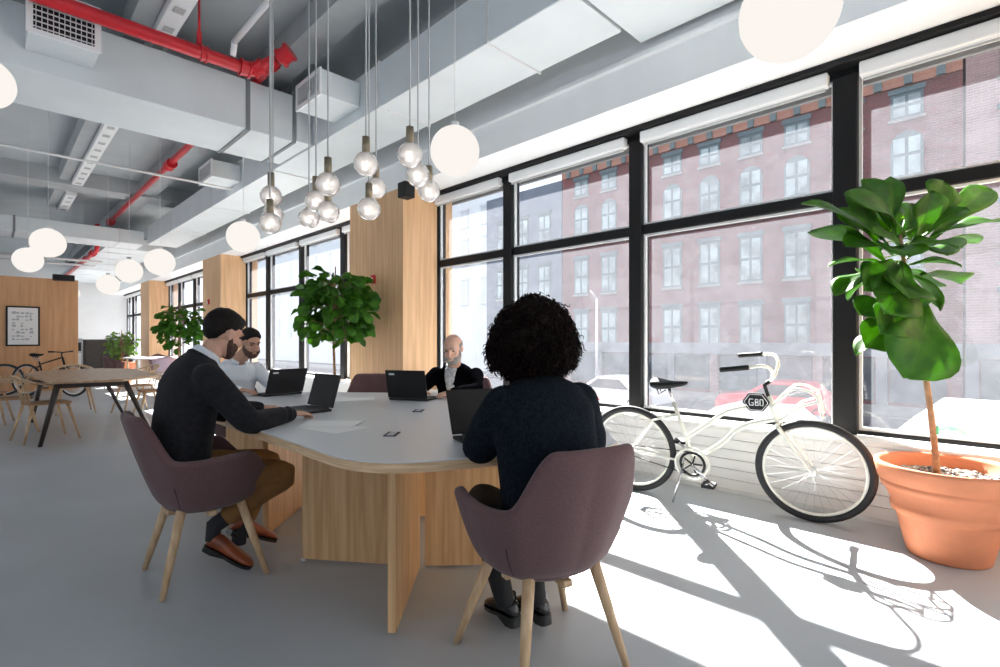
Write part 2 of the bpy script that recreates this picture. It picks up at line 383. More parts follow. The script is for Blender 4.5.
# outside face of the wall above and below the windows
struct('wall_outer', B().box(4.62, 4.66, YN, YF, 3.10, 6).box(4.62, 4.66, YN, YF, -1.8, 0.55), M['pave'])
for k, y in enumerate(cols):
    struct('trim_%d' % (10+k), B().box(XS, 4.62, y, y+1.37, 0, 3.18), M['oakcol'])
struct('baseboard_column', B().box(XS-.01, XS, 5.57, 6.94, 0, .09).box(XS-.01, XB, 5.56, 5.57, 0, .09), M['ltgrey'])
# oak partition at the far left with recess and white return behind
struct('wall_partition', B().box(-4.5, 1.58, 16.2, 16.5, 0, 2.66), M['wall_oak'])
struct('wall_back_return', B().box(1.40, 1.58, 16.5, YF, 0, 2.66), M['white'])

# ------------------------------------------------------------------ ceiling services
def duct(name, label, x0, x1, y0, y1, z0, z1, seams, axis):
    t = thing(name, label, 'duct', ((x0+x1)/2, (y0+y1)/2, z0))
    B().box(x0, x1, y0, y1, z0, z1).build('sheet_body', M['duct'], t, bevel=.006, seg=1)
    for s, w in seams:
        e = .014
        if axis == 'y': B().box(x0-e, x1+e, s-w, s+w, z0-e, z1+e).build('flange', M['flange'] if w > .012 else M['ltgrey'], t)
        else: B().box(s-w, s+w, y0-e, y1+e, z0-e, z1+e).build('flange', M['flange'] if w > .012 else M['ltgrey'], t)
    for k in range(3):
        f = (k+.5)/3
        xx, yy = ((x0+x1)/2, y0+(y1-y0)*f) if axis == 'y' else (x0+(x1-x0)*f, (y0+y1)/2)
        B().tube([(xx, yy, z1-.01), (xx, yy, 4.62)], .005, 6).build('hanger_rod', M['cable'], t)
    return t
duct('air_duct', 'long pale grey rectangular duct running beside the window soffit, narrower far stretch', 2.86, 3.50, 2.16, 15.4, 3.6, 4.06, [(3.0, .010), (4.62, .010), (7.4, .010), (10.2, .010), (13, .010)], 'y')
duct('air_duct', 'wider white duct overhead near the camera, above the big glowing globe', 2.86, 3.74, -3.3, 2.13, 3.6, 4.06, [(-.6, .010), (1.2, .010)], 'y')
duct('air_duct', 'deep grey cross duct behind the red pipe, dark joint at its right end', -4, 2.645, 6.16, 7.15, 3.6, 4.16, [(2.10, .022), (2.63, .018)], 'x')
B_con = duct('duct_collar', 'short slanted duct collar joining the cross duct to the long duct', 2.66, 2.855, 6.16, 7.15, 3.62, 4.05, [], 'x')
duct('air_duct', 'distant pale cross duct above the far pendant globes', -4, 2.80, 15.5, 16.5, 3.6, 3.93, [(.42, .02), (2.3, .01)], 'x')
duct('air_duct', 'farthest wide white duct bottom beside the lower red pipe', 2.16, 3.4, 16.6, 27.5, 3.6, 3.9, [(17.5, .010), (18.9, .010), (20.3, .010), (22, .010), (24, .010)], 'y')

def grille(label, x0, x1, y0, y1, z0, z1, face):
    t = thing('vent_box', label, 'vent', ((x0+x1)/2, (y0+y1)/2, z0), group='supply air boxes on the ducts')
    B().box(x0, x1, y0, y1, z0, z1).build('housing', M['duct'], t, bevel=.004, seg=1)
    fr = B(); sl = B(); bk = B(); w = .035; w2 = .03
    if face == 'x':
        X0 = x0-.02
        fr.box(X0, x0-.001, y0-.01, y1+.01, z0-.01, z0+w).box(X0, x0-.001, y0-.01, y1+.01, z1-w, z1+.01).box(X0, x0-.001, y0-.01, y0+w, z0+w, z1-w).box(X0, x0-.001, y1-w, y1+.01, z0+w, z1-w)
        bk.box(x0-.004, x0-.001, y0+w, y1-w, z0+w, z1-w)
        n = 12
        for i in range(n):
            y = y0+w+(y1-y0-2*w)*(i+.5)/n; sl.box(X0+.004, x0-.005, y-.007, y+.007, z0+w, z1-w)
        for i in range(2):
            z = z0+w+(z1-z0-2*w)*(i+1)/3; sl.box(X0+.006, x0-.006, y0+w, y1-w, z-.003, z+.003)
    else:
        Y1 = y0-.02
        fr.box(x0-.01, x1+.01, Y1, y0-.001, z0-.01, z0+w2).box(x0-.01, x1+.01, Y1, y0-.001, z1-w2, z1+.01).box(x0-.01, x0+w, Y1, y0-.001, z0+w2, z1-w2).box(x1-w, x1+.01, Y1, y0-.001, z0+w2, z1-w2)
        bk.box(x0+w, x1-w, y0-.004, y0-.001, z0+w2, z1-w2)
        for i in range(7):
            z = z0+w2+(z1-z0-2*w2)*(i+.5)/7; sl.box(x0+w, x1-w, Y1+.004, y0-.005, z-.004, z+.004)
        for i in range(11):
            x = x0+w+(x1-x0-2*w)*(i+.5)/11; sl.box(x-.003, x+.003, Y1+.006, y0-.006, z0+w2, z1-w2)
    fr.build('grille_frame', M['white'], t); bk.build('grille_throat', M['blk_matte'], t); sl.build('louvre', M['ltgrey'], t)
grille('square white air vent box on the side of the long duct, near the hanging bulbs', 2.42, 2.855, 5.0, 5.57, 3.72, 3.98, 'x')
grille('small white air vent box half hidden behind the grey cross duct', 2.45, 2.855, 8.7, 9.35, 3.72, 3.98, 'x')
grille('big white grille box on the cross duct at the top left, under the red pipe', .235, .71, 5.76, 6.155, 3.76, 4.14, 'y')

def pipe_thing(name, label, pts, r, m, coup, cat='pipe'):
    t = thing(name, label, cat, pts[0])
    B().tube(pts, r, 12).build('pipe_run', m, t)
    for c, d, rr, ln in coup:
        c = V(c); d = V(d).normalized()
        B().tube([c-d*ln, c-d*ln*.6, c-d*ln*.6, c+d*ln*.6, c+d*ln*.6, c+d*ln], [rr, rr, rr*.86, rr*.86, rr, rr], 12, smooth=False).build('coupling', m, t)
    return t
pipe_thing('sprinkler_pipe', 'thick red sprinkler main running across over the grey duct', [(-4, 5.60, 4.0), (1.92, 5.60, 4.0), (1.98, 5.59, 4.01), (2.12, 5.42, 4.11)], .062, M['red'],
           [((1.88, 5.60, 4.0), (1, 0, 0), .088, .05), ((1.50, 5.60, 4.0), (1, 0, 0), .08, .03), ((2.0, 5.56, 4.03), (.7, -.7, .4), .085, .06)])
pipe_thing('sprinkler_pipe', 'red sprinkler branch pipe running away along the ceiling with a thick elbow', [(2.14, 5.40, 4.12), (2.20, 5.34, 4.18), (2.22, 5.42, 4.225), (2.22, 5.7, 4.225), (2.22, 16.3, 4.225)], .05, M['red'],
           [((2.20, 5.36, 4.17), (.5, -.7, .5), .098, .07), ((2.22, 5.75, 4.225), (0, 1, 0), .07, .05), ((2.22, 10.2, 4.2), (0, 1, 0), .085, .12), ((2.22, 16.2, 4.2), (0, 1, 0), .09, .12)])
pipe_thing('sprinkler_pipe', 'lower red sprinkler pipe beyond the distant cross duct', [(2.02, 16.75, 4.2), (2.02, 16.75, 3.62), (2.02, 16.9, 3.54), (2.02, 26, 3.54)], .055, M['red'],
           [((2.02, 17.6, 3.54), (0, 1, 0), .085, .15), ((2.02, 19, 3.54), (0, 1, 0), .08, .2)])
B_h = B().tube([(1.46, 5.6, 4.06), (1.46, 5.6, 4.6)], .012, 8).tube([(1.46, 5.6, 4.07), (1.46, 5.6, 4.2)], .024, 8)
tag(B_h.build('pipe_hanger', M['red']), 'small red hanger rod holding the thick sprinkler main', 'hanger')
tag(B().tube([(1.75, 1.2, 4.18), (1.75, 5.52, 4.18)], .028, 10).tube([(1.75, 5.5, 4.18), (1.75, 5.56, 4.06)], .03, 10).build('conduit', M['white']), 'slim white conduit coming down to the red pipe elbow', 'conduit')
tag(B().tube([(-4, 9.0, 3.66), (2.84, 9.0, 3.66)], .018, 8).build('conduit', M['ltgrey']), 'thin pale conduit crossing under the ceiling behind the cross duct', 'conduit')
tag(B().tube([(-4, 18.2, 3.4), (2.3, 18.2, 3.4)], .03, 8).tube([(-4, 19.5, 3.42), (2.3, 19.5, 3.42)], .03, 8).build('conduit', M['ltgrey']), 'pair of pale conduits crossing above the oak partition', 'conduit')

def striplight(label, x, y0, y1):
    t = thing('strip_light', label, 'ceiling light', (x, (y0+y1)/2, 4.25), group='long strip lights on the ceiling')
    B().box(x-.16, x+.02, y0, y1, 4.33, 4.597).build('channel', M['beam'], t)
    B().box(x+.025, x+.20, y0, y1, 4.26, 4.36).build('housing', M['white'], t, bevel=.01)
    n = int((y1-y0)/.4)
    for i in range(n):
        y = y0+(i+.5)*(y1-y0)/n; B().box(x+.07, x+.155, y-.05, y+.05, 4.252, 4.259).build('louvre', M['cable'], t)
striplight('strip light running away left of the red branch pipe', 1.15, 9.0, 13.1)
striplight('strip light high above the cross duct at the top of the room', 1.15, 2.4, 6.5)
striplight('farthest strip light ending above the distant cross duct', 1.15, 14.1, 16.0)

def globe(label, c, top, R=.2):
    t = thing('globe_pendant', label, 'pendant light', (c[0], c[1], c[2]-R), group='opal globe pendants')
    B().ball(c, R, 32, 20).build('glass_globe', M['globe'], t)
    B().tube([(c[0], c[1], c[2]+R-.01), (c[0], c[1], c[2]+R+.035)], .035, 14).build('cap', M['ltgrey'], t)
    B().tube([(c[0], c[1], c[2]+R+.03), (c[0], c[1], top)], .003, 6).build('cord', M['wcable'], t)
    return t
globe('huge glowing opal globe cut by the top of the view, nearest to the camera', (2.47, .69, 2.63), 4.6)
globe('glowing opal globe right beside the hanging bulbs, over the first oak column', (2.70, 3.22, 2.74), 4.6)
globe('glowing opal globe left of the bulb clusters, before the far windows', (2.34, 7.03, 2.53), 3.6)
globe('glowing opal globe above the second oak column, right of a similar pair', (1.84, 9.07, 2.37), 4.6)
globe('glowing opal globe between the second oak column globe and the farther small one', (1.72, 10.69, 2.38), 4.6)
globe('small far opal globe left of the third oak column', (1.75, 13.07, 2.33), 4.6)
globe('tiny farthest opal globe over the dark cabinet', (1.95, 21.4, 2.7), 4.6)
globe('upper right globe of the overlapping pair over the oak wall', (.57, 9.0, 2.48), 4.6, .19)
globe('lower left globe of the overlapping pair over the oak wall', (.45, 10.8, 2.44), 4.6, .19)
globe('opal globe cut by the left edge of the view under the cross duct', (-.02, 5.22, 3.05), 4.6, .18)

BULBS = [((271, 196), 4.1, 0, 'leftmost cluster'), ((273, 214), 4.3, 0, 'leftmost cluster'), ((270, 223), 4.0, 0, 'leftmost cluster'),
         ((328, 184), 3.6, 1, 'second cluster'), ((316, 201), 3.9, 1, 'second cluster'), ((328, 212), 3.8, 1, 'second cluster'), ((309, 218), 4.2, 1, 'second cluster'),
         ((366, 164), 3.5, 2, 'third cluster'), ((376, 188), 4.05, 2, 'third cluster'), ((369, 209), 3.7, 2, 'third cluster'),
         ((410, 155), 3.4, 3, 'rightmost cluster'), ((418, 175), 3.6, 3, 'rightmost cluster'), ((429, 191), 3.8, 3, 'rightmost cluster')]
words = {0: ['top bulb', 'middle bulb', 'lowest bulb'], 1: ['top bulb', 'left middle bulb', 'right lower bulb', 'lowest left bulb'], 2: ['top bulb', 'middle bulb', 'lowest bulb'], 3: ['top bulb', 'middle bulb', 'lowest right bulb']}
cnt = {}
proto = None
for (px, d, cl, nm) in BULBS:
    c = at(px[0], px[1], d); k = cnt.get(cl, 0); cnt[cl] = k+1
    lab = 'clear faceted glass pendant bulb, %s of the %s over the table' % (words[cl][k], nm)
    t = thing('bulb_pendant', lab, 'pendant light', c, group='clear glass bulbs over the meeting table')
    R = .084
    B().ball(c, R, 12, 8).build('glass_bulb', M['bulbglass'], t)
    bb = B()
    for q in range(16):
        a = q*2.4; z = -.85+q*.11; k = math.sqrt(1-z*z); bb.ball(c+V((math.cos(a)*k, math.sin(a)*k, z))*R*.72, R*.30, 6, 4)
    bb.build('facets', M['bulbglass'], t)
    B().ball(c+V((0, 0, -.005)), (R*.36, R*.36, R*.42), 10, 6).build('filament', M['filament'], t)
    B().tube([c+V((0, 0, R-.012)), c+V((0, 0, R+.10))], [.026, .026], 12).build('socket', M['brass'], t)
    B().tube([c+V((0, 0, R+.10)), V((c.x, c.y, 4.6))], .0055, 6).build('cord', M['cable'], t)

tag(B().box(XS-.16, XS-.003, 5.30, 5.46, 2.98, 3.17).build('speaker', M['blk_matte'], bevel=.01), 'small black speaker on the soffit beside the first oak column', 'speaker')
tag(B().box(1.1, 1.5, 16.02, 16.19, 2.62, 2.76).build('speaker', M['blk_matte'], bevel=.01), 'black box speaker above the oak partition near its right end', 'speaker')
def alarm(label, y, z):
    t = thing('fire_alarm', label, 'alarm', (XS-.03, y, z), group='red fire alarm strobes on columns')
    B().box(XS-.035, XS-.002, y-.045, y+.045, z-.06, z+.06).build('housing', M['red'], t, bevel=.008)
    B().box(XS-.05, XS-.035, y-.02, y+.025, z-.045, z+.02).build('strobe_lens', M['white'], t, bevel=.005)
alarm('red and white fire alarm strobe on the first oak column', 6.27, 2.04); alarm('tiny red fire alarm strobe on the second oak column', 13.75, 2.12)
t = thing('framed_poster', 'black framed poster of grey drawings on the oak partition', 'picture', (.58, 16.18, 1.6))
B().box(.30, .88, 16.165, 16.198, 1.06, 1.98).build('frame', M['blk_matte'], t, bevel=.004)
B().box(.335, .845, 16.155, 16.164, 1.095, 1.945).build('mat_board', M['paper'], t)
rr = random.Random(3)
for i in range(9):
    for j in range(5):
        if rr.random() < .75: B().box(.40+j*.075, .40+j*.075+rr.uniform(.03, .07), 16.150, 16.154, 1.20+i*.075, 1.20+i*.075+rr.uniform(.02, .06)).build('drawing', M['silver'], t)

# ------------------------------------------------------------------ meeting table
def rounded(poly, rad, n=7):
    out = []
    m = len(poly)
    for i in range(m):
        p = V((*poly[i], 0)); a = V((*poly[i-1], 0)); c = V((*poly[(i+1) % m], 0)); r = rad[i] if isinstance(rad, list) else rad
        d1 = (a-p).normalized(); d2 = (c-p).normalized(); ang = d1.angle(d2); L = min(r/math.tan(ang/2), (a-p).length*.49, (c-p).length*.49)
        s, e = p+d1*L, p+d2*L
        for k in range(n+1):
            t = k/n; q = s*(1-t)**2+p*2*t*(1-t)+e*t*t; out.append((q.x, q.y))
    return out
TT = [(.965, 1.66), (1.95, 1.21), (2.28, 1.50), (2.62, 3.10), (2.52, 3.80), (2.0, 4.40), (.98, 4.50)]
tp = rounded(TT, [.42, .16, .2, .3, .3, .3, .3], 10)
t = thing('meeting_table', 'big oak conference table with a white top and rounded corners', 'table', (1.78, 3.0, 0))
B().prism(tp, .700, .736).build('table_top', M['oakedge'], t)
cx, cy = 1.78, 3.0
B().prism([((x-cx)*.997+cx, (y-cy)*.998+cy) for x, y in tp], .7365, .742).build('laminate_surface', M['laminate'], t, bevel=.002)
def panel(p, q, th=.035, z0=.012, z1=.699):
    p = V((*p, 0)); q = V((*q, 0)); d = (q-p).normalized(); n = V((-d.y, d.x, 0))*th/2
    B().prism([tuple((p-n)[:2]), tuple((q-n)[:2]), tuple((q+n)[:2]), tuple((p+n)[:2])], z0, z1).build('base_panel', M['oak'], t, bevel=.002)
panel((1.16, 1.78), (1.585, 2.20)); panel((1.225, 2.74), (1.60, 2.24)); panel((1.64, 2.20), (2.16, 1.72))
panel((1.20, 3.22), (1.62, 3.64)); panel((2.44, 3.36), (1.98, 2.96)); panel((2.34, 2.62), (1.96, 2.93)); panel((1.66, 3.66), (2.2, 4.0)); panel((1.64, 3.68), (1.26, 4.12))
bb = B()
for (x, y) in [(1.22, 1.84), (1.22, 2.73), (1.56, 2.29), (1.9, 1.95), (1.25, 3.27), (2.4, 3.33), (2.3, 2.65), (2.1, 3.93), (1.3, 4.07)]: bb.tube([(x, y, 0), (x, y, .013)], .014, 10)
bb.build('glide_foot', M['ltgrey'], t)
def outlet(c, rz, label):
    o = thing('power_outlet', label, 'power outlet', (c[0], c[1], .742), 0, 'flush power outlets in the table top')
    R = Matrix.Translation((c[0], c[1], 0)) @ Matrix.Rotation(rz, 4, 'Z')
    B().box(-.055, .055, -.03, .03, .7425, .746, R).build('plate', M['blk_matte'], o, bevel=.001)
    b = B()
    for x in (-.034, 0, .034): b.box(x-.013, x+.013, -.017, .017, .7462, .7475, R)
    b.build('socket', M['silver'], o)
outlet(at(392, 434.5, .458*FPX/94.5), .75, 'black flush power outlet in the white table top, the nearer one')
outlet(at(418.5, 411, .458*FPX/71), .75, 'black flush power outlet in the white table top, the farther one')
def sheet(c, rz, label, w=.21, h=.297, z=.7425, bend=0):
    R = Matrix.Translation((c[0], c[1], 0)) @ Matrix.Rotation(rz, 4, 'Z'); b = B(); n = 6; rs = []
    for i in range(n+1):
        x = -w/2+w*i/n; zz = z+bend*math.sin(PI*i/n)
        rs.append([R @ V((x, -h/2, zz)), R @ V((x, h/2, zz)), R @ V((x, h/2, zz+.0012)), R @ V((x, -h/2, zz+.0012))])
    tag(b.rings(rs, True, False).build('paper_sheet', M['paper']), label, 'paper', 'papers on the meeting table')
sheet((1.27, 2.50), .2, 'white paper sheet by the hands of the man in the charcoal jacket', h=.3)
sheet((1.33, 2.62), .75, 'second white sheet overlapping the one by the charcoal jacket', z=.7445, bend=.004)
sheet((2.02, 3.62), 1.1, 'loose white papers left of the bald man\'s laptop', bend=.006)
sheet((1.92, 3.86), .3, 'white paper farther back toward the empty plum chair', bend=.004)
sheet((1.92, 1.58), -.4, 'paper beside the woman at the near table edge')

# ------------------------------------------------------------------ laptops: local frame, user at -y, hinge at y = 0
def laptop(label, c, rz, tilt=18, w=.325, dpt=.225, mark=False):
    t = thing('laptop', label, 'laptop', (c[0], c[1], .743), rz, 'open laptops on the meeting table')
    R = Matrix.Translation((c[0], c[1], .743)) @ Matrix.Rotation(rz, 4, 'Z')
    bs = B().box(-w/2, w/2, -dpt, 0, .001, .016, R).build('base', M['blk_matte'], t, bevel=.004)
    k = B()
    for r in range(5):
        for q in range(13): k.box(-w/2+.02+q*.0222, -w/2+.0395+q*.0222, -.045-r*.022, -.027-r*.022, .016, .0178, R)
    k.box(-.05, .05, -.205, -.15, .0161, .0166, R)
    k.build('keys', M['keys'], bs)
    T = R @ Matrix.Translation((0, .004, .016)) @ Matrix.Rotation(-math.radians(tilt), 4, 'X')
    B().box(-w/2, w/2, -.004, .004, .004, .222, T).build('screen_lid', M['blk_matte'], t, bevel=.003)
    B().box(-w/2+.01, w/2-.01, -.0048, -.0042, .018, .214, T).build('display', M['screen'], t)
    B().tube([R @ V((-w*.35, .002, .013)), R @ V((w*.35, .002, .013))], .007, 10).build('hinge', M['keys'], t)
    if mark: B().box(w/2-.075, w/2-.03, .0042, .005, .185, .198, T).build('maker_badge', M['ltgrey'], t)
laptop('open black laptop under the hands of the man in the charcoal jacket', (1.55, 3.24), -PI/2+.06, 16)
laptop('open black laptop with a small pale badge, before the man in the white shirt', (1.74, 4.27), PI+.10, 22, mark=True, dpt=.2)
laptop('open black laptop in front of the bald man, back of its lid to the camera', (2.245, 3.225), PI/2+.50, 14, mark=True)
laptop('open black laptop with tilted lid in front of the curly haired woman', (1.67, 1.77), -.36, 26)

# ------------------------------------------------------------------ upholstered armchair; local frame faces +y
def armchair(label, loc, rz, group='plum armchairs around the meeting table'):
    t = thing('armchair', label, 'chair', (0, 0, 0), 0, group)
    rows = 11; n = 61; rs = []
    def sm(a, b, x): x = max(0, min(1, (x-a)/(b-a))); return x*x*(3-2*x)
    out = B(); grid = []
    for j in range(rows):
        v = j/(rows-1); ring = []
        for i in range(n):
            th = (i/(n-1)*2-1)*math.radians(152)   # 0 = back
            a = abs(math.degrees(th))
            top = .85-.215*sm(30, 54, a)+.015*sm(70, 110, a)-.11*sm(118, 152, a)
            bz = .37
            h = bz+(top-bz)*v
            f = .60+.40*min(1, (v*1.0)**.45)        # bowl
            if v < .05: f = .56
            rx = .275*f+.022*v; ry = .262*f
            x = rx*math.sin(th)*(1+.06*sm(60, 130, a)); y = -ry*math.cos(th)
            y -= (h-.45)*.17*sm(95, 20, a)*(1 if h > .45 else 0)   # back leans out
            # squarer plan
            k = 1+.07*abs(math.sin(2*th))
            ring.append(V((x*k, y*k+.0, h)))
        grid.append(ring)
    out.rings(grid, False, True, closed=False)
    sh = out.build('shell', M['fabric'], t, solid=.042, subsurf=1)
    # bottom pan and seat cushion
    pan = []
    for s, z in [(.30, .352), (.80, .352), (.98, .375), (1.0, .41)]:
        pan.append([V((.20*s*math.copysign(abs(math.cos(a))**.8, math.cos(a)), .20*s*math.copysign(abs(math.sin(a))**.8, math.sin(a))+.01, z)) for a in [2*PI*k/28 for k in range(28)]])
    B().rings(pan).build('seat_pan', M['fabric'], t)
    cu = []
    for s, z in [(.5, .40), (.97, .40), (1.0, .43), (.97, .458), (.85, .468), (.4, .472)]:
        cu.append([V((.215*s*math.copysign(abs(math.cos(a))**.7, math.cos(a)), .225*s*math.copysign(abs(math.sin(a))**.7, math.sin(a))+.035, z)) for a in [2*PI*k/32 for k in range(32)]])
    B().rings(cu).build('seat_cushion', M['fabric'], t, subsurf=1)
    # vertical seams at the corners of the back
    for sx in (-1, 1):
        p = []
        for j in range(1, 6):
            r = grid[j]; i = int((n-1)/2+sx*(n-1)/2*.36); q = r[i]; nn = V((q.x, q.y, 0)).normalized(); p.append(q+nn*.021)
        B().tube(p, .003, 6).build('seam', M['fabric_dk'], t)
    B().box(-.17, .17, -.02, .02, .325, .352).box(-.02, .02, -.17, .17, .325, .352).build('under_frame', M['legwood'], t, bevel=.006)
    for sx in (-1, 1):
        for sy in (-1, 1):
            top = V((sx*.135, sy*.125, .40)); ft = V((sx*.262 if sy > 0 else sx*.222, sy*.225, 0))
            B().tube([top, top*.55+ft*.45, ft], [.023, .020, .013], 14).build('leg', M['legwood'], t)
    t.location = loc; t.rotation_euler.z = rz
    return t
ach = armchair('plum armchair at the near end of the table carrying the curly haired woman', (1.50, 1.27, 0), -.30)
dup(ach, (.80, 2.98, 0), -PI/2-.03, 'plum armchair on the left carrying the man in the charcoal jacket')
dup(ach, (2.66, 4.52, 0), PI*.78, 'empty plum armchair at the far corner of the table')
dup(ach, (3.02, 3.52, 0), PI/2+.5, 'plum armchair mostly hidden behind the bald man')
dup(ach, (1.62, 4.92, 0), PI, 'plum armchair hidden behind the man in the white shirt')

# ------------------------------------------------------------------ people
def basis(c, f, up=(0, 0, 1)):
    f = V(f).normalized(); u = V(up); u = (u-f*u.dot(f)).normalized(); r = f.cross(u)
    m = Matrix((r, f, u)).transposed().to_4x4(); m.translation = V(c); return m
def head_shape(b, c, f, up, nose=True, s=1.0):
    T = basis(c, f, up) @ Matrix.Scale(s, 4); R = T.to_3x3()
    def e(p, r, n=20, m=14): b.ball(T @ V(p), r, n, m, R)
    e((0, -.012, .030), (.074, .096, .090)); e((0, .020, -.030), (.060, .072, .080)); e((0, .052, -.088), (.030, .028, .024)); e((0, .03, -.075), (.048, .048, .034))
    e((0, .080, .030), (.044, .016, .013)); e((-.034, .060, -.028), (.024, .026, .026)); e((.034, .060, -.028), (.024, .026, .026))
    b.tube([T @ V((0, .086, .018)), T @ V((0, .106, -.014)), T @ V((0, .110, -.026)), T @ V((0, .090, -.036))], [.009*s, .012*s, .014*s, .009*s], 10)
    e((0, .088, -.056), (.022, .010, .007), 12, 8); e((0, .086, -.067), (.020, .010, .007), 12, 8)
    for sx in (-1, 1):
        e((sx*.076, -.008, -.004), (.008, .019, .031), 12, 8); e((sx*.079, -.014, .006), (.006, .014, .020), 10, 8)
    return T, R
def hand(b, w, d, up, side, curl=.35, s=1.0, splay=.10):
    "w wrist, d direction of the palm, up = back of hand, side +1 thumb to the right of d"
    d = V(d).normalized(); up = V(up); up = (up-d*up.dot(d)).normalized(); r = d.cross(up)
    w = V(w)
    b.tube([w-d*.02*s, w+d*.012*s, w+d*.045*s, w+d*.085*s], [(.026*s, .020*s), (.029*s, .017*s), (.038*s, .015*s), (.037*s, .012*s)], 14, ref=up)
    for i, (o, L, rad) in enumerate([(.030, .075, .0088), (.010, .083, .0090), (-.011, .077, .0086), (-.031, .060, .0078)]):
        base = w+d*(.080-abs(i-1.2)*.004)*s+r*(o*side)*s
        dd = (d+r*side*(o*2.2)*splay*8).normalized(); p = [base-dd*.03*s, base]; a = curl*.45
        for k, seg in enumerate((.45, .31, .24)):
            v = (dd*math.cos(a)-up*math.sin(a)); p.append(p[-1]+v*L*seg*s); a += curl
        b.tube(p, [rad*1.05*s, rad*s, rad*s, rad*.93*s, rad*.75*s], 10)
    tb = w+d*.020*s+r*side*.026*s; td = (d*.75+r*side*.62-up*.25).normalized()
    b.tube([tb-td*.015*s, tb+td*.022*s, tb+td*.05*s, tb+(td*.8+d*.2)*.075*s], [.015*s, .013*s, .011*s, .0085*s], 10)
def limb(b, pts, rs, k=5, n=16, ref=None):
    b.tube(spline(pts, k), [tuple(q) if isinstance(q, (V, tuple, list)) else q for q in lerps([V((a, a)) if not isinstance(a, tuple) else V(a) for a in rs], k)], n, ref)
    for p, r in ((pts[0], rs[0]), (pts[-1], rs[-1])):
        rr = min(r) if isinstance(r, tuple) else r
        b.ball(p, rr*.98, 14, 10)
def torso(b, pts, rs, fwd, k=5):
    "rs: (half width, half depth)"
    side = V(fwd).cross(V((0, 0, 1)))
    P = spline(pts, k); R = lerps([V(a) for a in rs], k); rings = []
    for i, p in enumerate(P):
        tn = (P[min(i+1, len(P)-1)]-P[max(i-1, 0)]).normalized(); s = side.normalized(); w = tn.cross(s).normalized()
        rings.append([p+s*(R[i][0]*math.copysign(abs(math.cos(a))**.85, math.cos(a)))+w*(R[i][1]*math.copysign(abs(math.sin(a))**.85, math.sin(a))) for a in [2*PI*j/28 for j in range(28)]])
    b.rings(rings)
def eyes(T, R, root, brow=None):
    for sx in (-1, 1):
        B().ball(T @ V((sx*.030, .0765, .010)), (.010, .007, .006), 12, 8, R).build('eye', M['eye'], root)
        if brow: B().tube([T @ V((sx*.014, .095, .030)), T @ V((sx*.030, .094, .036)), T @ V((sx*.048, .080, .031))], [.004, .005, .003], 8).build('eyebrow', brow, root)
def hairpatch(T, R, keep, m, root, name='hair', grow=1.06, noise_amp=.004, extra=None, voxel=.006):
    "hair volume grown from the skull, trimmed to the region keep(p) in head coordinates"
    b = B(); n, mm = 48, 32; cen = V((0, -.014, .030)); vs = []; idx = {}
    inner = (.0745, .0965, .0905); L = []
    for i in range(mm+1):
        ph = -PI/2+PI*i/mm
        for k in range(n):
            th = 2*PI*k/n; d = V((math.cos(ph)*math.cos(th), math.cos(ph)*math.sin(th), math.sin(ph)))
            p = V((d.x*inner[0], d.y*inner[1], d.z*inner[2]))+cen
            g = keep(p, d)          # thickness, <=0 none
            L.append((p, d, g))
    rs = []
    for i in range(mm+1):
        ring = []
        for k in range(n):
            p, d, g = L[i*n+k]
            q = p+d*(g if g > 0 else -.012)+d*(noise_amp*noise.noise(p*55) if g > 0 else 0)
            ring.append(T @ q)
        rs.append(ring)
    b.rings(rs)
    if extra: extra(b)
    return b.build(name, m, root)

def shoe(name, ankle, toe, root, m, s=1.0, sole=None, heel=.03, shaft=0):
    a = V(ankle); t_ = V(toe); d = (t_-a); d.normalize(); up0 = V((0, 0, 1)); side = d.cross(up0).normalized(); up = side.cross(d).normalized()
    # sole line runs from heel to toe
    L = .285*s; toe_p = t_; heel_p = toe_p-d*L
    rs = []
    for f, w, h in [(0, .020, .045), (.04, .032, .075), (.14, .036, .088), (.30, .036, .082), (.45, .040, .062), (.65, .047, .050), (.82, .046, .040), (.94, .034, .030), (1, .012, .018)]:
        c = heel_p+d*L*f; ring = []
        for k in range(16):
            an = 2*PI*k/16; x = math.cos(an); z = math.sin(an)
            ring.append(c+side*(w*s*math.copysign(abs(x)**.8, x))+up*(h*s*.5*(1+z*1.0)))
        rs.append(ring)
    b = B().rings(rs)
    if shaft: b.tube([heel_p+d*.06*s+up*.05*s, heel_p+d*.055*s+up*(.05+shaft)], [.045*s, .048*s], 14)
    o = b.build(name, m, root, subsurf=1)
    b2 = B(); out = []
    for f, w in [(0, .018), (.04, .032), (.2, .036), (.45, .038), (.65, .047), (.85, .045), (.96, .03), (1, .012)]:
        out.append((f, w))
    rs = []
    for f, w in out:
        c = heel_p+d*L*f; th = -.012-(heel*.5 if f < .3 else 0)
        rs.append([c+side*w*s+up*.004, c-side*w*s+up*.004, c-side*w*s*.97+up*th, c+side*w*s*.97+up*th])
    b2.rings(rs, True, False).build('shoe_sole', M['boot'], o)
    return o

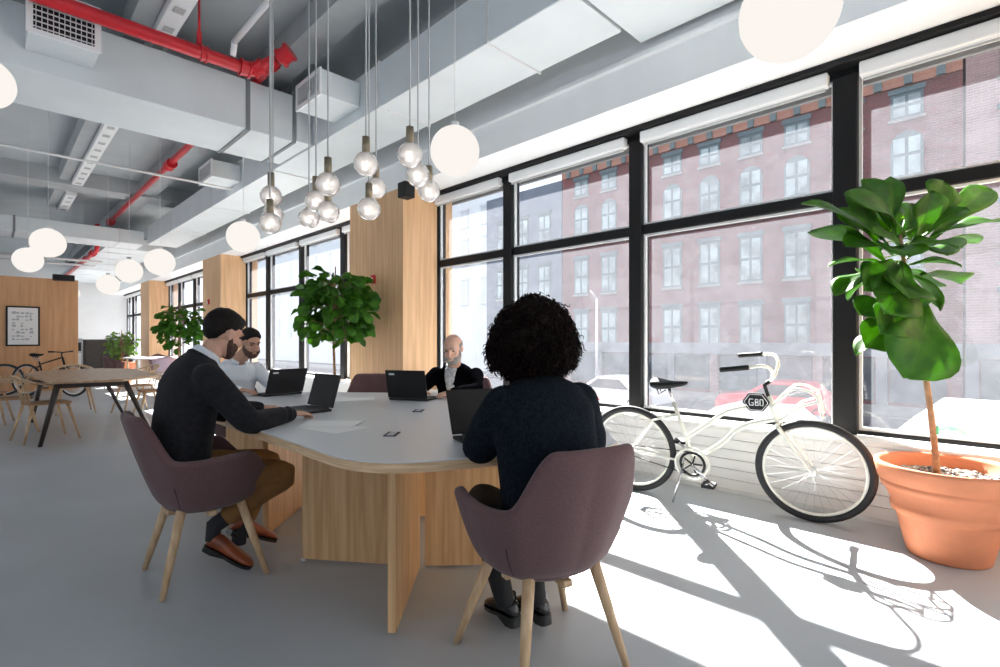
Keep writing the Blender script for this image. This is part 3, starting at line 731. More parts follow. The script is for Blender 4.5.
# man in the charcoal jacket, seated left, facing +x
p1 = thing('person', 'man in a charcoal jacket and tan trousers typing on a laptop', 'person', (.80, 2.98, 0))
f1 = V((1, .06, 0)).normalized()
HD1 = V((.885, 2.955, 1.232)); fh = V((.90, .28, -.36)); uh = V((.34, 0, .94))
b = B(); T1, R1 = head_shape(b, HD1, fh, uh)
limb(b, [(.775, 2.965, 1.05), (.812, 2.965, 1.11), (.848, 2.965, 1.17)], [.060, .055, .054])
torso(b, [(.72, 2.975, .50), (.695, 2.97, .64), (.715, 2.965, .80), (.735, 2.965, .96), (.765, 2.965, 1.07)], [(.15, .11), (.13, .095), (.145, .10), (.165, .10), (.09, .07)], f1)
sR, sL = V((.765, 2.79, 1.015)), V((.765, 3.14, 1.015)); eR, eL = V((.935, 2.71, .79)), V((.95, 3.24, .79)); wR, wL = V((1.215, 2.86, .785)), V((1.19, 3.26, .785))
for s_, e_, w_, sd in ((sR, eR, wR, -1), (sL, eL, wL, 1)): limb(b, [s_, (s_+e_)/2, e_, (e_+w_)/2, w_], [.045, .042, .036, .033, .024])
hand(b, wR, (.92, .38, -.08), (.05, 0, 1), -1, .42); hand(b, wL, (.97, .05, -.05), (.05, 0, 1), 1, .42)
hR, hL = V((.72, 2.88, .53)), V((.72, 3.07, .53)); kR, kL = V((1.150, 2.81, .465)), V((1.18, 3.10, .475)); aR, aL = V((.832, 2.93, .235)), V((1.0, 3.06, .13))
for h_, k_, a_ in ((hR, kR, aR), (hL, kL, aL)): limb(b, [h_, (h_+k_)/2, k_, (k_*.55+a_*.45), a_], [.075, .065, .050, .045, .034])
b.build('body', M['skin'], p1, remesh=.0055, smoothit=3)
eyes(T1, R1, p1, M['hair'])
b = B(); torso(b, [(.725, 2.975, .47), (.690, 2.97, .60), (.705, 2.965, .78), (.730, 2.965, .95), (.760, 2.965, 1.05), (.785, 2.965, 1.115)], [(.185, .13), (.17, .13), (.18, .13), (.20, .128), (.165, .105), (.074, .066)], f1)
for s_, e_, w_ in ((sR, eR, wR), (sL, eL, wL)):
    limb(b, [s_, (s_+e_)/2+V((0, 0, -.005)), e_, (e_+w_)/2, w_-(w_-e_)*.08], [.074, .070, .062, .053, .040])
b.ball((.72, 2.82, .50), (.12, .06, .07)).ball((.72, 3.12, .50), (.12, .06, .07))
b.tube(spline([(.775, 2.895, 1.115), (.742, 2.93, 1.14), (.735, 2.965, 1.145), (.742, 3.0, 1.14), (.775, 3.035, 1.115)], 5), .015, 8).tube(spline([(.775, 2.895, 1.115), (.84, 2.90, 1.05), (.875, 2.93, .95)], 5), [.016]*11, 8)
rj = random.Random(4)
for (a_, c_) in ((sR, eR), (eR, wR)):     # creases of the near sleeve
    for i in range(5):
        q = a_.lerp(c_, .15+.17*i); dd = (c_-a_).normalized(); pr = dd.cross(V((0, 0, 1))).normalized(); rr_ = .058 if a_ is sR else .047
        w2 = pr.cross(dd)
        b.tube([q+(pr*math.cos(x)+w2*math.sin(x))*rr_+dd*.012*(x-1) for x in [1.2+.5*j+rj.uniform(-.2, .2)-1.8 for j in range(6)]], .008, 6)
jk = b.build('jacket', M['jacket'], p1, remesh=.008, smoothit=4)
b = B().tube(spline([(.85, 2.915, 1.085), (.80, 2.905, 1.125), (.765, 2.93, 1.155), (.755, 2.965, 1.165), (.765, 3.0, 1.155), (.80, 3.025, 1.125), (.85, 3.015, 1.085)], 4), [(.007, .026)]*25, 8)
limb(b, [(.83, 2.965, 1.10), (.862, 2.965, 1.03), (.865, 2.965, .92)], [(.055, .03), (.055, .022), (.035, .015)], ref=(1, 0, 0))
b.build('shirt', M['shirt'], p1, remesh=.006, smoothit=2)
b = B()
for h_, k_, a_ in ((hR, kR, aR.lerp(kR, .22)), (hL, kL, aL.lerp(kL, .22))): limb(b, [h_, (h_+k_)/2, k_, (k_*.55+a_*.45), a_], [.095, .088, .068, .062, .054])
b.ball((.72, 2.975, .51), (.14, .16, .08)); b.build('trousers', M['chino'], p1, remesh=.009, smoothit=3)
for a_, q_ in ((aR, kR), (aL, kL)): B().tube([a_-V((0.005, 0, .07)), a_, a_.lerp(q_, .30)], [.036, .042, .047], 14).build('sock', M['sock'], p1)
shoe('shoe', (.78, 2.965, .16), (.975, 2.795, .022), p1, M['shoe'], .93); shoe('shoe', aL, (1.20, 3.05, .03), p1, M['shoe'])
def k1(p, d):
    def st(a, b, x): x = max(0, min(1, (x-a)/(b-a))); return x*x*(3-2*x)
    hl = -.050+.072*st(-.060, -.020, p.y)+.022*st(.0, .035, p.y)+.030*st(.050, .070, p.y)
    if p.z < hl: return -.01
    g = min(1, (p.z-hl)/.022)
    return .002+g*(.004+.009*st(.02, .10, p.z)+.018*st(.02, .085, p.y)*st(.05, .085, p.z))
hairpatch(T1, R1, k1, M['hair'], p1)
b = B()
def beard(b, T, R, full=True):
    for sx in (-1, 1):
        b.tube([T @ V((sx*.064, .010, -.012)), T @ V((sx*.060, .022, -.048)), T @ V((sx*.046, .045, -.078)), T @ V((sx*.020, .066, -.098)), T @ V((0, .074, -.102))], [.008, .016, .020, .019, .018], 10)
        b.ball(T @ V((sx*.040, .048, -.058)), (.027, .034, .034), 14, 10, R); b.ball(T @ V((sx*.020, .070, -.082)), (.022, .022, .020), 14, 10, R)
        b.tube([T @ V((sx*.030, .076, -.072)), T @ V((sx*.020, .090, -.050)), T @ V((0, .096, -.046))], [.006, .005, .004], 8)
beard(b, T1, R1); b.build('beard', M['beard'], p1, remesh=.005, smoothit=2)

# woman seen from behind
p2 = thing('person', 'woman with big dark curly hair in a navy sweater, back to camera', 'person', (1.52, 1.30, 0))
f2 = V((.33, .94, 0)).normalized(); r2 = V((f2.y, -f2.x, 0))
C2 = V((1.50, 1.28, 0))
def L2(r, f, z): return C2+r2*r+f2*f+V((0, 0, z))
b = B(); T2, R2 = head_shape(b, L2(.0, .09, 1.185), f2+V((0, 0, -.3)), V((0, 0, 1))+f2*.3)
limb(b, [L2(0, .02, 1.0), L2(0, .05, 1.06), L2(0, .08, 1.12)], [.055, .050, .050])
torso(b, [L2(0, -.06, .50), L2(0, -.07, .65), L2(0, -.045, .80), L2(0, -.01, .93), L2(0, .02, 1.03)], [(.16, .11), (.13, .09), (.14, .095), (.155, .09), (.08, .06)], f2)
s2R, s2L = L2(.175, 0, .955), L2(-.155, 0, .955); e2R, e2L = L2(.262, .07, .770), L2(-.185, .15, .785); w2R, w2L = L2(.13, .36, .785), L2(-.10, .38, .785)
for s_, e_, w_ in ((s2R, e2R, w2R), (s2L, e2L, w2L)): limb(b, [s_, (s_+e_)/2, e_, (e_+w_)/2, w_], [.042, .038, .033, .030, .022])
hand(b, w2R, f2*.9-r2*.35, (0, 0, 1), -1, .4, .93); hand(b, w2L, f2*.95+r2*.3, (0, 0, 1), 1, .4, .93)
h2R, h2L = L2(.09, -.04, .53), L2(-.09, -.04, .53); k2R, k2L = L2(.10, .38, .50), L2(-.10, .36, .50); a2R, a2L = L2(.07, .15, .13), L2(-.06, .19, .13)
for h_, k_, a_ in ((h2R, k2R, a2R), (h2L, k2L, a2L)): limb(b, [h_, (h_+k_)/2, k_, (k_*.5+a_*.5), a_], [.078, .065, .048, .046, .032])
b.build('body', M['skin3'], p2, remesh=.0065, smoothit=3)
eyes(T2, R2, p2)
b = B(); torso(b, [L2(0, -.065, .46), L2(0, -.075, .60), L2(0, -.055, .78), L2(0, -.015, .93), L2(0, .015, 1.01), L2(0, .03, 1.055)], [(.195, .135), (.19, .125), (.20, .125), (.21, .12), (.16, .095), (.065, .055)], f2)
for s_, e_, w_ in ((s2R, e2R, w2R), (s2L, e2L, w2L)): limb(b, [s_, (s_+e_)/2, e_, (e_+w_)/2, w_-(w_-e_)*.05], [.080, .082, .074, .058, .042])
b.build('sweater', M['navy'], p2, remesh=.008, smoothit=4)
b = B()
for h_, k_, a_ in ((h2R, k2R, a2R), (h2L, k2L, a2L)): limb(b, [h_, (h_+k_)/2, k_, (k_*.5+a_*.5), a_], [.092, .078, .058, .054, .040])
b.ball(L2(0, -.05, .51), (.15, .15, .08)); b.build('leggings', M['blacktrs'], p2, remesh=.009, smoothit=3)
shoe('boot', L2(.09, .11, .07), L2(.07, .34, .03), p2, M['boot'], .85, shaft=.05, heel=.05); shoe('boot', L2(-.03, .15, .07), L2(-.05, .38, .03), p2, M['boot'], .85, shaft=.05, heel=.05)
# curly hair: lumpy volume plus many ringlets
hc = L2(0, .055, 1.205); b = B(); rs = []; n, mm = 64, 40
def hr(d):
    base = V((.168, .150, .170)); lo = 1.0-.10*max(0, d.z)*abs(d.x)
    if d.z < -.55: lo *= .88
    q = 1+.10*noise.noise(d*4.0)+.06*noise.noise(d*9+V((3, 1, 2)))
    return V((d.x*base.x*(1+.22*max(0, -d.z+.15)), d.y*base.y, d.z*base.z))*lo*q
Rh = Matrix((r2, f2, V((0, 0, 1)))).transposed()
for i in range(mm+1):
    ph = -PI/2+PI*(.01+.98*i/mm)
    rs.append([hc+Rh @ hr(V((math.cos(ph)*math.cos(2*PI*k/n), math.cos(ph)*math.sin(2*PI*k/n), math.sin(ph)))) for k in range(n)])
b.rings(rs); rh = random.Random(11)
for i in range(5200):
    z = rh.uniform(-.95, 1); a = rh.uniform(0, 2*PI); rr = math.sqrt(1-z*z); d = V((rr*math.cos(a), rr*math.sin(a), z))
    p = hc+Rh @ (hr(d)*rh.uniform(.93, 1.02)); dn = (Rh @ d); tn = dn.cross(V((0, 0, 1))).normalized(); dw = tn.cross(dn)
    ln = rh.uniform(.02, .045); cr = rh.uniform(.004, .008); ph = rh.uniform(0, 6); pts = []
    main = (dn*rh.uniform(.0, .45)+V((0, 0, -1))*rh.uniform(.1, 1.0)+tn*rh.uniform(-.7, .7)).normalized(); s1 = main.cross(dn).normalized(); s2_ = main.cross(s1)
    for j in range(9):
        t_ = j/8; pts.append(p+main*ln*t_+(s1*math.cos(ph+t_*11)+s2_*math.sin(ph+t_*11))*cr+V((0, 0, -.012*t_*t_)))
    b.tube(pts, [.0022]*8+[.0008], 3)
b.build('curly_hair', M['afro'], p2)

# man in the white shirt at the far end, facing -y
p3 = thing('person', 'bearded man in a white shirt seated at the far end of the table', 'person', (1.58, 4.88, 0))
f3 = V((.10, -1, 0)).normalized(); r3 = V((f3.y, -f3.x, 0)); C3 = V((1.57, 4.90, 0))
def L3(r, f, z): return C3+r3*r+f3*f+V((0, 0, z))
def seated(root, Lf, hd, hf, hu, skin, elb, hnd, top, shirtname, trm, vox=.008, ws=1.0, z0=0, sh_z=.955, turtle=False):
    b = B(); T, R = head_shape(b, hd, hf, hu)
    nb = Lf(0, .03, sh_z+.075); limb(b, [Lf(0, 0, sh_z+.02), nb, V(hd)+V(hu).normalized()*-.07-V(hf).normalized()*.02], [.064, .058, .056])
    torso(b, [Lf(0, -.06, .50), Lf(0, -.07, .65), Lf(0, -.05, .80), Lf(0, -.02, sh_z-.04), Lf(0, .0, sh_z+.05)], [(.16, .11), (.145, .10), (.155, .105), (.175, .10), (.09, .07)], Lf(0, 1, 0)-Lf(0, 0, 0))
    ss = [Lf(.185, -.01, sh_z), Lf(-.185, -.01, sh_z)]; hs = [Lf(.09, -.04, .53), Lf(-.09, -.04, .53)]; ks = [Lf(.12, .38, .50), Lf(-.12, .38, .50)]; as_ = [Lf(.11, .34, .10), Lf(-.11, .34, .10)]
    ff = Lf(0, 1, 0)-Lf(0, 0, 0); rr_ = Lf(1, 0, 0)-Lf(0, 0, 0)
    for i in range(2): limb(b, [ss[i], (ss[i]+elb[i])/2, elb[i], (elb[i]+hnd[i])/2, hnd[i]], [.045, .042, .036, .032, .024])
    hand(b, hnd[0], ff*.95-rr_*.3, (0, 0, 1), -1, .4); hand(b, hnd[1], ff*.95+rr_*.3, (0, 0, 1), 1, .4)
    for h_, k_, a_ in zip(hs, ks, as_): limb(b, [h_, (h_+k_)/2, k_, (k_*.5+a_*.5), a_], [.075, .065, .05, .045, .034])
    b.build('body', skin, root, remesh=.0065, smoothit=3)
    b = B(); torso(b, [Lf(0, -.065, .46), Lf(0, -.075, .60), Lf(0, -.06, .78), Lf(0, -.025, sh_z-.04), Lf(0, .0, sh_z+.035), Lf(0, .02, sh_z+.085)], [(.185, .13), (.175, .125), (.185, .125), (.205, .12), (.155, .095), (.075, .065)], ff)
    for i in range(2): limb(b, [ss[i], (ss[i]+elb[i])/2, elb[i], (elb[i]+hnd[i])/2, hnd[i]-(hnd[i]-elb[i])*.08], [.070, .063, .055, .048, .037])
    b.build(shirtname, top, root, remesh=.008, smoothit=4)
    b = B()
    for h_, k_, a_ in zip(hs, ks, as_): limb(b, [h_, (h_+k_)/2, k_, (k_*.5+a_*.5), a_+V((0, 0, .03))], [.095, .085, .066, .058, .050])
    b.ball(Lf(0, -.05, .51), (.15, .15, .08)); b.build('trousers', trm, root, remesh=.010, smoothit=3)
    for a_, x in zip(as_, (.11, -.11)): shoe('shoe', a_, Lf(x, .50, .02), root, M['boot'])
    return T, R
T3, R3 = seated(p3, L3, V((1.63, 4.72, 1.172)), V((.12, -.9, -.30)), V((0, -.3, .95)), M['skin2'], [L3(.24, .17, .79), L3(-.24, .17, .79)], [L3(.13, .40, .785), L3(-.13, .40, .785)], M['shirt'], 'shirt', M['blacktrs'], sh_z=.93)
eyes(T3, R3, p3, M['hair']); hairpatch(T3, R3, k1, M['hair'], p3); b = B(); beard(b, T3, R3); b.build('beard', M['beard'], p3, remesh=.005, smoothit=2)
b = B().tube(spline([L3(-.03, .115, .99), L3(-.06, .06, 1.02), L3(0, .0, 1.035), L3(.06, .06, 1.02), L3(.03, .115, .99)], 4), [(.007, .018)]*17, 8); b.build('collar', M['shirt'], p3)
# bald man in a dark jacket on the window side
p4 = thing('person', 'bald man in a dark jacket and open checked shirt by the windows', 'person', (2.86, 3.46, 0))
f4 = V((-.88, -.48, 0)).normalized(); r4 = V((f4.y, -f4.x, 0)); C4 = V((2.89, 3.44, 0))
def L4(r, f, z): return C4+r4*r+f4*f+V((0, 0, z))
T4, R4 = seated(p4, L4, V((2.735, 3.285, 1.125)), f4*.93+V((-.10, -.1, -.36)), V((0, 0, 1))+f4*.3, M['skin'], [L4(.24, .16, .79), L4(-.24, .16, .79)], [L4(.12, .40, .785), L4(-.12, .40, .785)], M['blackjkt'], 'jacket', M['blacktrs'], sh_z=.895)
eyes(T4, R4, p4, M['greyhair'])
def k4(p, d):
    return .0025 if (p.z < .055 and p.z > -.035 and p.y < .03) else -.01
hairpatch(T4, R4, k4, M['greyhair'], p4, noise_amp=.001)
b = B(); beard(b, T4, R4); b.build('beard', M['greyhair'], p4, remesh=.005, smoothit=2)
b = B(); limb(b, [L4(.0, .10, .955), L4(0, .135, .88), L4(0, .115, .78)], [(.055, .022), (.045, .02), (.035, .02)], ref=tuple(f4)); b.tube(spline([L4(-.02, .12, .95), L4(-.06, .05, .985), L4(0, -.02, 1.0), L4(.06, .05, .985), L4(.02, .12, .95)], 4), [(.007, .018)]*17, 8)
b.build('shirt', M['shirt2'], p4)
b = B()
for sx in (-1, 1): b.tube(spline([L4(sx*.07, .03, .99), L4(sx*.062, .10, .94), L4(sx*.035, .135, .82)], 5), [(.026, .010)]*11, 8, ref=tuple(f4))
b.build('lapel', M['blackjkt'], p4)

# ------------------------------------------------------------------ bicycles: local frame x = along (rear contact at 0), z up, y lateral
def bicycle(label, rear, front, fm, cruiser=True, lean=0.0, group=None, plate=True):
    rear = V(rear); front = V(front); d = (front-rear); wb = d.length; ang = math.atan2(d.y, d.x)
    t = thing('bicycle', label, 'bicycle', rear, 0, group)
    T = Matrix.Translation(rear) @ Matrix.Rotation(ang, 4, 'Z') @ Matrix.Rotation(lean, 4, 'X')
    def P(x, z, y=0): return T @ V((x, y, z))
    R = .345
    RW = T.to_3x3().to_4x4() @ Matrix.Rotation(PI/2, 4, 'X')
    for nm, cx_ in (('rear_wheel', 0), ('front_wheel', wb)):
        c = P(cx_, R)
        w = B().torus(c, R-.024, .024, RW, 64, 10).build(nm, M['rubber'], t)
        B().torus(c, R-.052, .010, RW @ Matrix.Scale(1, 4), 64, 8).build('rim', M['bikewhite'] if cruiser else M['chrome'], w)
        sp = B()
        for k in range(28):
            a = 2*PI*k/28; o = .018*(-1)**k; q = T @ V((cx_+.02*math.cos(a+.7*(-1)**(k//2)), o, R+.02*math.sin(a+.7*(-1)**(k//2)))); e = T @ V((cx_+(R-.055)*math.cos(a), 0, R+(R-.055)*math.sin(a)))
            sp.tube([q, e], .0013, 4)
        sp.build('spokes', M['spoke'], w)
        B().tube([T @ V((cx_, -.05, R)), T @ V((cx_, .05, R))], .018, 12).build('hub', M['chrome'], w)
    bbx, bbz = wb*.385, .30
    hd_b, hd_t = (wb-.20, .66), (wb-.255, .83)
    stx, stz = bbx-.13, .74
    fr = B(); f_r = .0155
    if cruiser:
        fr.tube([P(bbx, bbz), P(stx, stz)], .015, 12)
        fr.tube([P(*x) for x in spline([(hd_t[0]+.015, hd_t[1]-.05, 0), (wb*.62, .70, 0), (wb*.47, .56, 0), (bbx-.055, .475, 0)], 6) and [(q.x, q.y) for q in spline([(hd_t[0]+.015, hd_t[1]-.05, 0), (wb*.60, .715, 0), (wb*.47, .60, 0), (bbx-.055, .475, 0)], 6)]], f_r, 12)
        fr.tube([P(q.x, q.y) for q in spline([(hd_b[0]-.005, hd_b[1]+.02, 0), (wb*.655, .60, 0), (wb*.54, .46, 0), (bbx+.0, bbz+.02, 0)], 6)], .0185, 12)
    else:
        fr.tube([P(bbx, bbz), P(stx, stz)], .015, 12).tube([P(*hd_t), P(stx+.02, stz-.06)], .015, 12).tube([P(*hd_b), P(bbx, bbz)], .018, 12)
    for sy in (-.055, .055):
        fr.tube([P(bbx, bbz, sy*.5), P(.05, R, sy), P(0, R, sy)], .009, 8)
        fr.tube([P(stx+.03, stz-.09, sy*.3), P(.19, R+.26, sy), P(0, R, sy)], .008, 8)
    fr.tube([P(*hd_b), P(*hd_t)], .021, 12)
    fr.build('frame', fm, t)
    fk = B()
    for sy in (-.055, .055): fk.tube([P(q.x, q.y, sy) for q in spline([(hd_b[0]+.004, hd_b[1]-.02, 0), (wb-.10, .50, 0), (wb, R, 0)], 5)], lerps([.014, .012, .009], 5), 8)
    fk.tube([P(hd_b[0], hd_b[1]-.015, -.06), P(hd_b[0], hd_b[1]-.015, .06)], .013, 8)
    fk.build('fork', fm, t)
    b = B().torus(P(bbx, bbz, -.048), .085, .010, RW, 40, 6)
    for k in range(5): b.tube([P(bbx, bbz, -.048), P(bbx+.07*math.cos(k*1.257), bbz+.07*math.sin(k*1.257), -.048)], .006, 6)
    b.build('chainring', M['blk_matte'], t)
    if cruiser: B().torus(P(bbx, bbz, -.052), .118, .011, RW, 40, 6).build('chain_guard', M['bikewhite'], t)
    ch = B().tube([P(bbx, bbz+.09, -.045), P(0, R+.04, -.045)], .004, 6).tube([P(bbx, bbz-.09, -.045), P(0, R-.04, -.045)], .004, 6); ch.build('chain', M['blk_matte'], t)
    for sg, sy in ((1, -.07), (-1, .07)):
        e = P(bbx+sg*.13, bbz-sg*.11, sy*1.1)
        cr = B().tube([P(bbx, bbz, sy), e], [.012, .009], 8).build('crank', M['chrome'], t)
        ex = T @ V((bbx+sg*.13, sy*1.1, bbz-sg*.11))
        q = T.inverted() @ ex; s_ = B()
        s_.box(q.x-.045, q.x+.045, min(q.y, q.y+math.copysign(.09, sy)), max(q.y, q.y+math.copysign(.09, sy)), q.z-.012, q.z+.012, T)
        s_.build('pedal', M['blk_matte'], cr, bevel=.004)
    B().tube([P(stx, stz-.02), P(stx-.035, stz+.12)], .0125, 10).build('seat_post', M['chrome'], t)
    sx, sz = stx-.045, stz+.135
    rs = []
    for x, w, h in [(-.12, .045, .040), (-.11, .085, .075), (-.06, .092, .085), (0, .062, .065), (.06, .034, .050), (.12, .024, .038), (.155, .010, .020)]:
        rs.append([T @ V((sx+x, w*math.cos(a), sz+h*.5*math.sin(a)+.012*(x/.12)**2)) for a in [2*PI*k/16 for k in range(16)]])
    sd = B().rings(rs).build('saddle', M['blk_matte'], t, subsurf=1)
    s_ = B()
    for sy in (-.03, .03): s_.tube([P(sx-.07, sz-.02, sy), P(sx-.06, sz-.075, sy), P(sx-.02, sz-.05, sy)], .008, 8)
    s_.build('saddle_spring', M['chrome'], sd)
    st = V((hd_t[0]-.02, 0, hd_t[1]+.075))
    B().tube([P(hd_t[0], hd_t[1]), P(st.x, st.z), P(st.x+.035, st.z+.03)], [.013, .013, .016], 10).build('stem', M['blk_matte'], t)
    c0 = V((st.x+.035, 0, st.z+.03))
    for sg in (-1, 1):
        pts = [(c0.x, 0, c0.z), (c0.x+.02, sg*.07, c0.z+.03), (c0.x+.03, sg*.15, c0.z+.10), (c0.x-.01, sg*.235, c0.z+.14), (c0.x-.10, sg*.28, c0.z+.135), (c0.x-.24, sg*.30, c0.z+.12)]
        if not cruiser: pts = [(c0.x, 0, c0.z), (c0.x, sg*.1, c0.z+.01), (c0.x-.02, sg*.22, c0.z+.02), (c0.x-.05, sg*.28, c0.z+.02)]
        q = spline(pts, 6)
        hb = B().tube([T @ p for p in q], .0115, 10).build('handlebar', fm if cruiser else M['blk_matte'], t)
        B().tube([T @ p for p in q[-8:]]+[T @ (q[-1]+(q[-1]-q[-2])*.5)], .0165, 12).build('grip', M['blk_matte'], t)
    B().tube([P(bbx-.06, bbz+.02, -.03), P(bbx-.13, .01, -.13)], .008, 8).build('kickstand', M['chrome'], t)
    if cruiser:
        # small front carrier loop
        rk = B()
        for sy in (-.075, .075):
            rk.tube([P(q.x, q.y, sy) for q in spline([(hd_t[0]+.03, hd_t[1]-.06, 0), (wb-.10, .90, 0), (wb+.02, .87, 0), (wb+.045, .78, 0), (wb+.06, .72, 0), (wb+.0, R+.02, 0)][:5], 5)], .008, 8)
            rk.tube([P(hd_b[0]+.02, hd_b[1]+.03, sy), P(wb-.06, .79, sy), P(wb+.035, .83, sy)], .008, 8)
        for x, z in ((wb-.10, .90), (wb+.03, .86), (wb+.055, .73)): rk.tube([P(x, z, -.075), P(x, z, .075)], .007, 8)
        rk.build('front_carrier', fm, t)
        if plate:
            px, pz = wb*.735, .79
            pts = [(math.cos(PI/6*2*k)*.086, math.sin(PI/6*2*k)*.072) for k in range(6)]
            TP = T @ Matrix.Translation((px, -.03, pz)) @ Matrix.Rotation(PI/2, 4, 'X')
            def hexa(s, z0, z1, m, nm, par):
                return B().prism(rounded([(x*s, y*s) for x, y in pts], .012, 3), z0, z1, TP).build(nm, m, par)
            pl = hexa(1, -.012, .002, M['blk_matte'], 'name_plate', t)
            rim = B(); o_ = rounded([(x*.86, y*.86) for x, y in pts], .01, 3)
            rim.tube([TP @ V((x, y, .003)) for x, y in o_]+[TP @ V((*o_[0], .003))], .0022, 6); rim.build('plate_border', M['paper'], pl)
            tx = B()
            def stroke(ps): tx.tube([TP @ V((x*.75, y*.75, .004)) for x, y in ps], .0033, 6)
            g = [(.0, .028), (-.03, .028), (-.035, 0), (-.03, -.028), (0, -.028), (0, -.004), (-.014, -.004)]
            stroke([(x-.022, y) for x, y in g]); stroke([(-.004, .028), (-.004, -.028)]); stroke([(-.004, .028), (.016, .026), (.018, .006), (-.004, .001)]); stroke([(-.004, .001), (.020, -.006), (.02, -.026), (-.004, -.028)])
            stroke([(.034, .028), (.034, -.028), (.056, -.028), (.06, 0), (.056, .028), (.034, .028)])
            tx.build('plate_lettering', M['paper'], pl)
    return t
bicycle('cream white cruiser bicycle leaning along the windows', (3.66, 2.14, 0), (3.86, .93, 0), M['bikewhite'], lean=.13)
bicycle('dark parked bicycle behind the wooden table, front wheel raised above its edge', (.60, 14.9, 0), (1.30, 14.1, 0), M['blk_matte'], cruiser=False, group=None)
bicycle('brownish bicycle standing by the oak partition at the left edge', (-.75, 15.3, 0), (.25, 15.35, 0), M['trunk'], cruiser=False)

# ------------------------------------------------------------------ plants
def leaf(b, base, tip, w, up, fold=.25, droop=.12, wav=.03, seed=0):
    base = V(base); tip = V(tip); L = (tip-base).length; d = (tip-base).normalized(); up = V(up); up = (up-d*up.dot(d))
    if up.length < 1e-3: up = V((0, 0, 1)).cross(d).cross(d)
    up.normalize(); s = d.cross(up); n, m = 12, 6; rs = []
    prof = [.05, .18, .27, .33, .39, .50, .65, .82, .95, 1.0, .90, .62, .06]
    for i in range(n+1):
        t = i/n; ww = w*.5*prof[i]
        c = base+d*L*t+up*(L*droop*4*t*(1-t)*.5)-up*(L*droop*t*t)
        row = []
        for k in range(m+1):
            v = k/m*2-1
            row.append(c+s*ww*v+up*(abs(v)*ww*fold+w*wav*math.sin(seed+t*9+v*3)*abs(v)))
        rs.append(row)
    vs = [p for r in rs for p in r]; fs = []
    for i in range(n):
        for k in range(m):
            a = i*(m+1)+k; fs.append((a, a+1, a+m+2, a+m+1))
    b.add(vs, fs, True)
def pot(b_name, c, R, r, h, t, m, bands=True):
    prof = [(r*.95, 0), (r, .01), (r+(R*.86-r)*.45, h*.42), (r+(R*.86-r)*.50, h*.44), (r+(R*.86-r)*.52, h*.445), (r+(R*.86-r)*.66, h*.46), (r+(R*.86-r)*.74, h*.535), (r+(R*.86-r)*.66, h*.55), (R*.845, h*.70), (R*.85, h*.715), (R*.90, h*.725), (R*.925, h*.78), (R*.905, h*.795), (R*.945, h*.81), (R*.985, h*.92), (R, h*.96), (R, h), (R-.02, h), (R-.035, h*.96), (R-.05, h*.80)]
    return B().lathe(prof, c, 56).build(b_name, m, t)
pc = V((3.775, .255, 0))
t = thing('potted_fig', 'tall fiddle leaf fig in a big terracotta pot at the right', 'plant', pc)
pot('plant_pot', pc, .335, .185, .51, t, M['terra'])
b = B(); rg = random.Random(5); rs = []
for i in range(9):
    r = .285*i/8+.001; rs.append([pc+V((r*math.cos(a), r*math.sin(a), .43+.020*noise.noise(V((r*math.cos(a)*14, r*math.sin(a)*14, 0))))) for a in [2*PI*k/40 for k in range(40)]])
b.rings(rs, True)
for i in range(330):
    a = rg.uniform(0, 2*PI); r = .27*math.sqrt(rg.random()); q = rg.uniform(.008, .017); b.ball(pc+V((r*math.cos(a), r*math.sin(a), .438)), (q, q*.8, q*.6), 7, 5)
so = b.build('pebble_soil', M['soil'], t)
base = at(937, 474, 2.92); base.z = .43
trunk = spline([base, at(934, 440, 2.90), at(926, 380, 2.87), at(912, 320, 2.85), at(905, 270, 2.85), at(900, 235, 2.84)], 5)
B().tube(trunk, lerps([.018, .016, .014, .013, .012, .008], 5), 10).build('stem', M['trunk'], t)
B().tube([at(934.6, 434, 2.90), at(933.8, 426, 2.90)], .020, 10).build('green_tie', M['tape'], t)
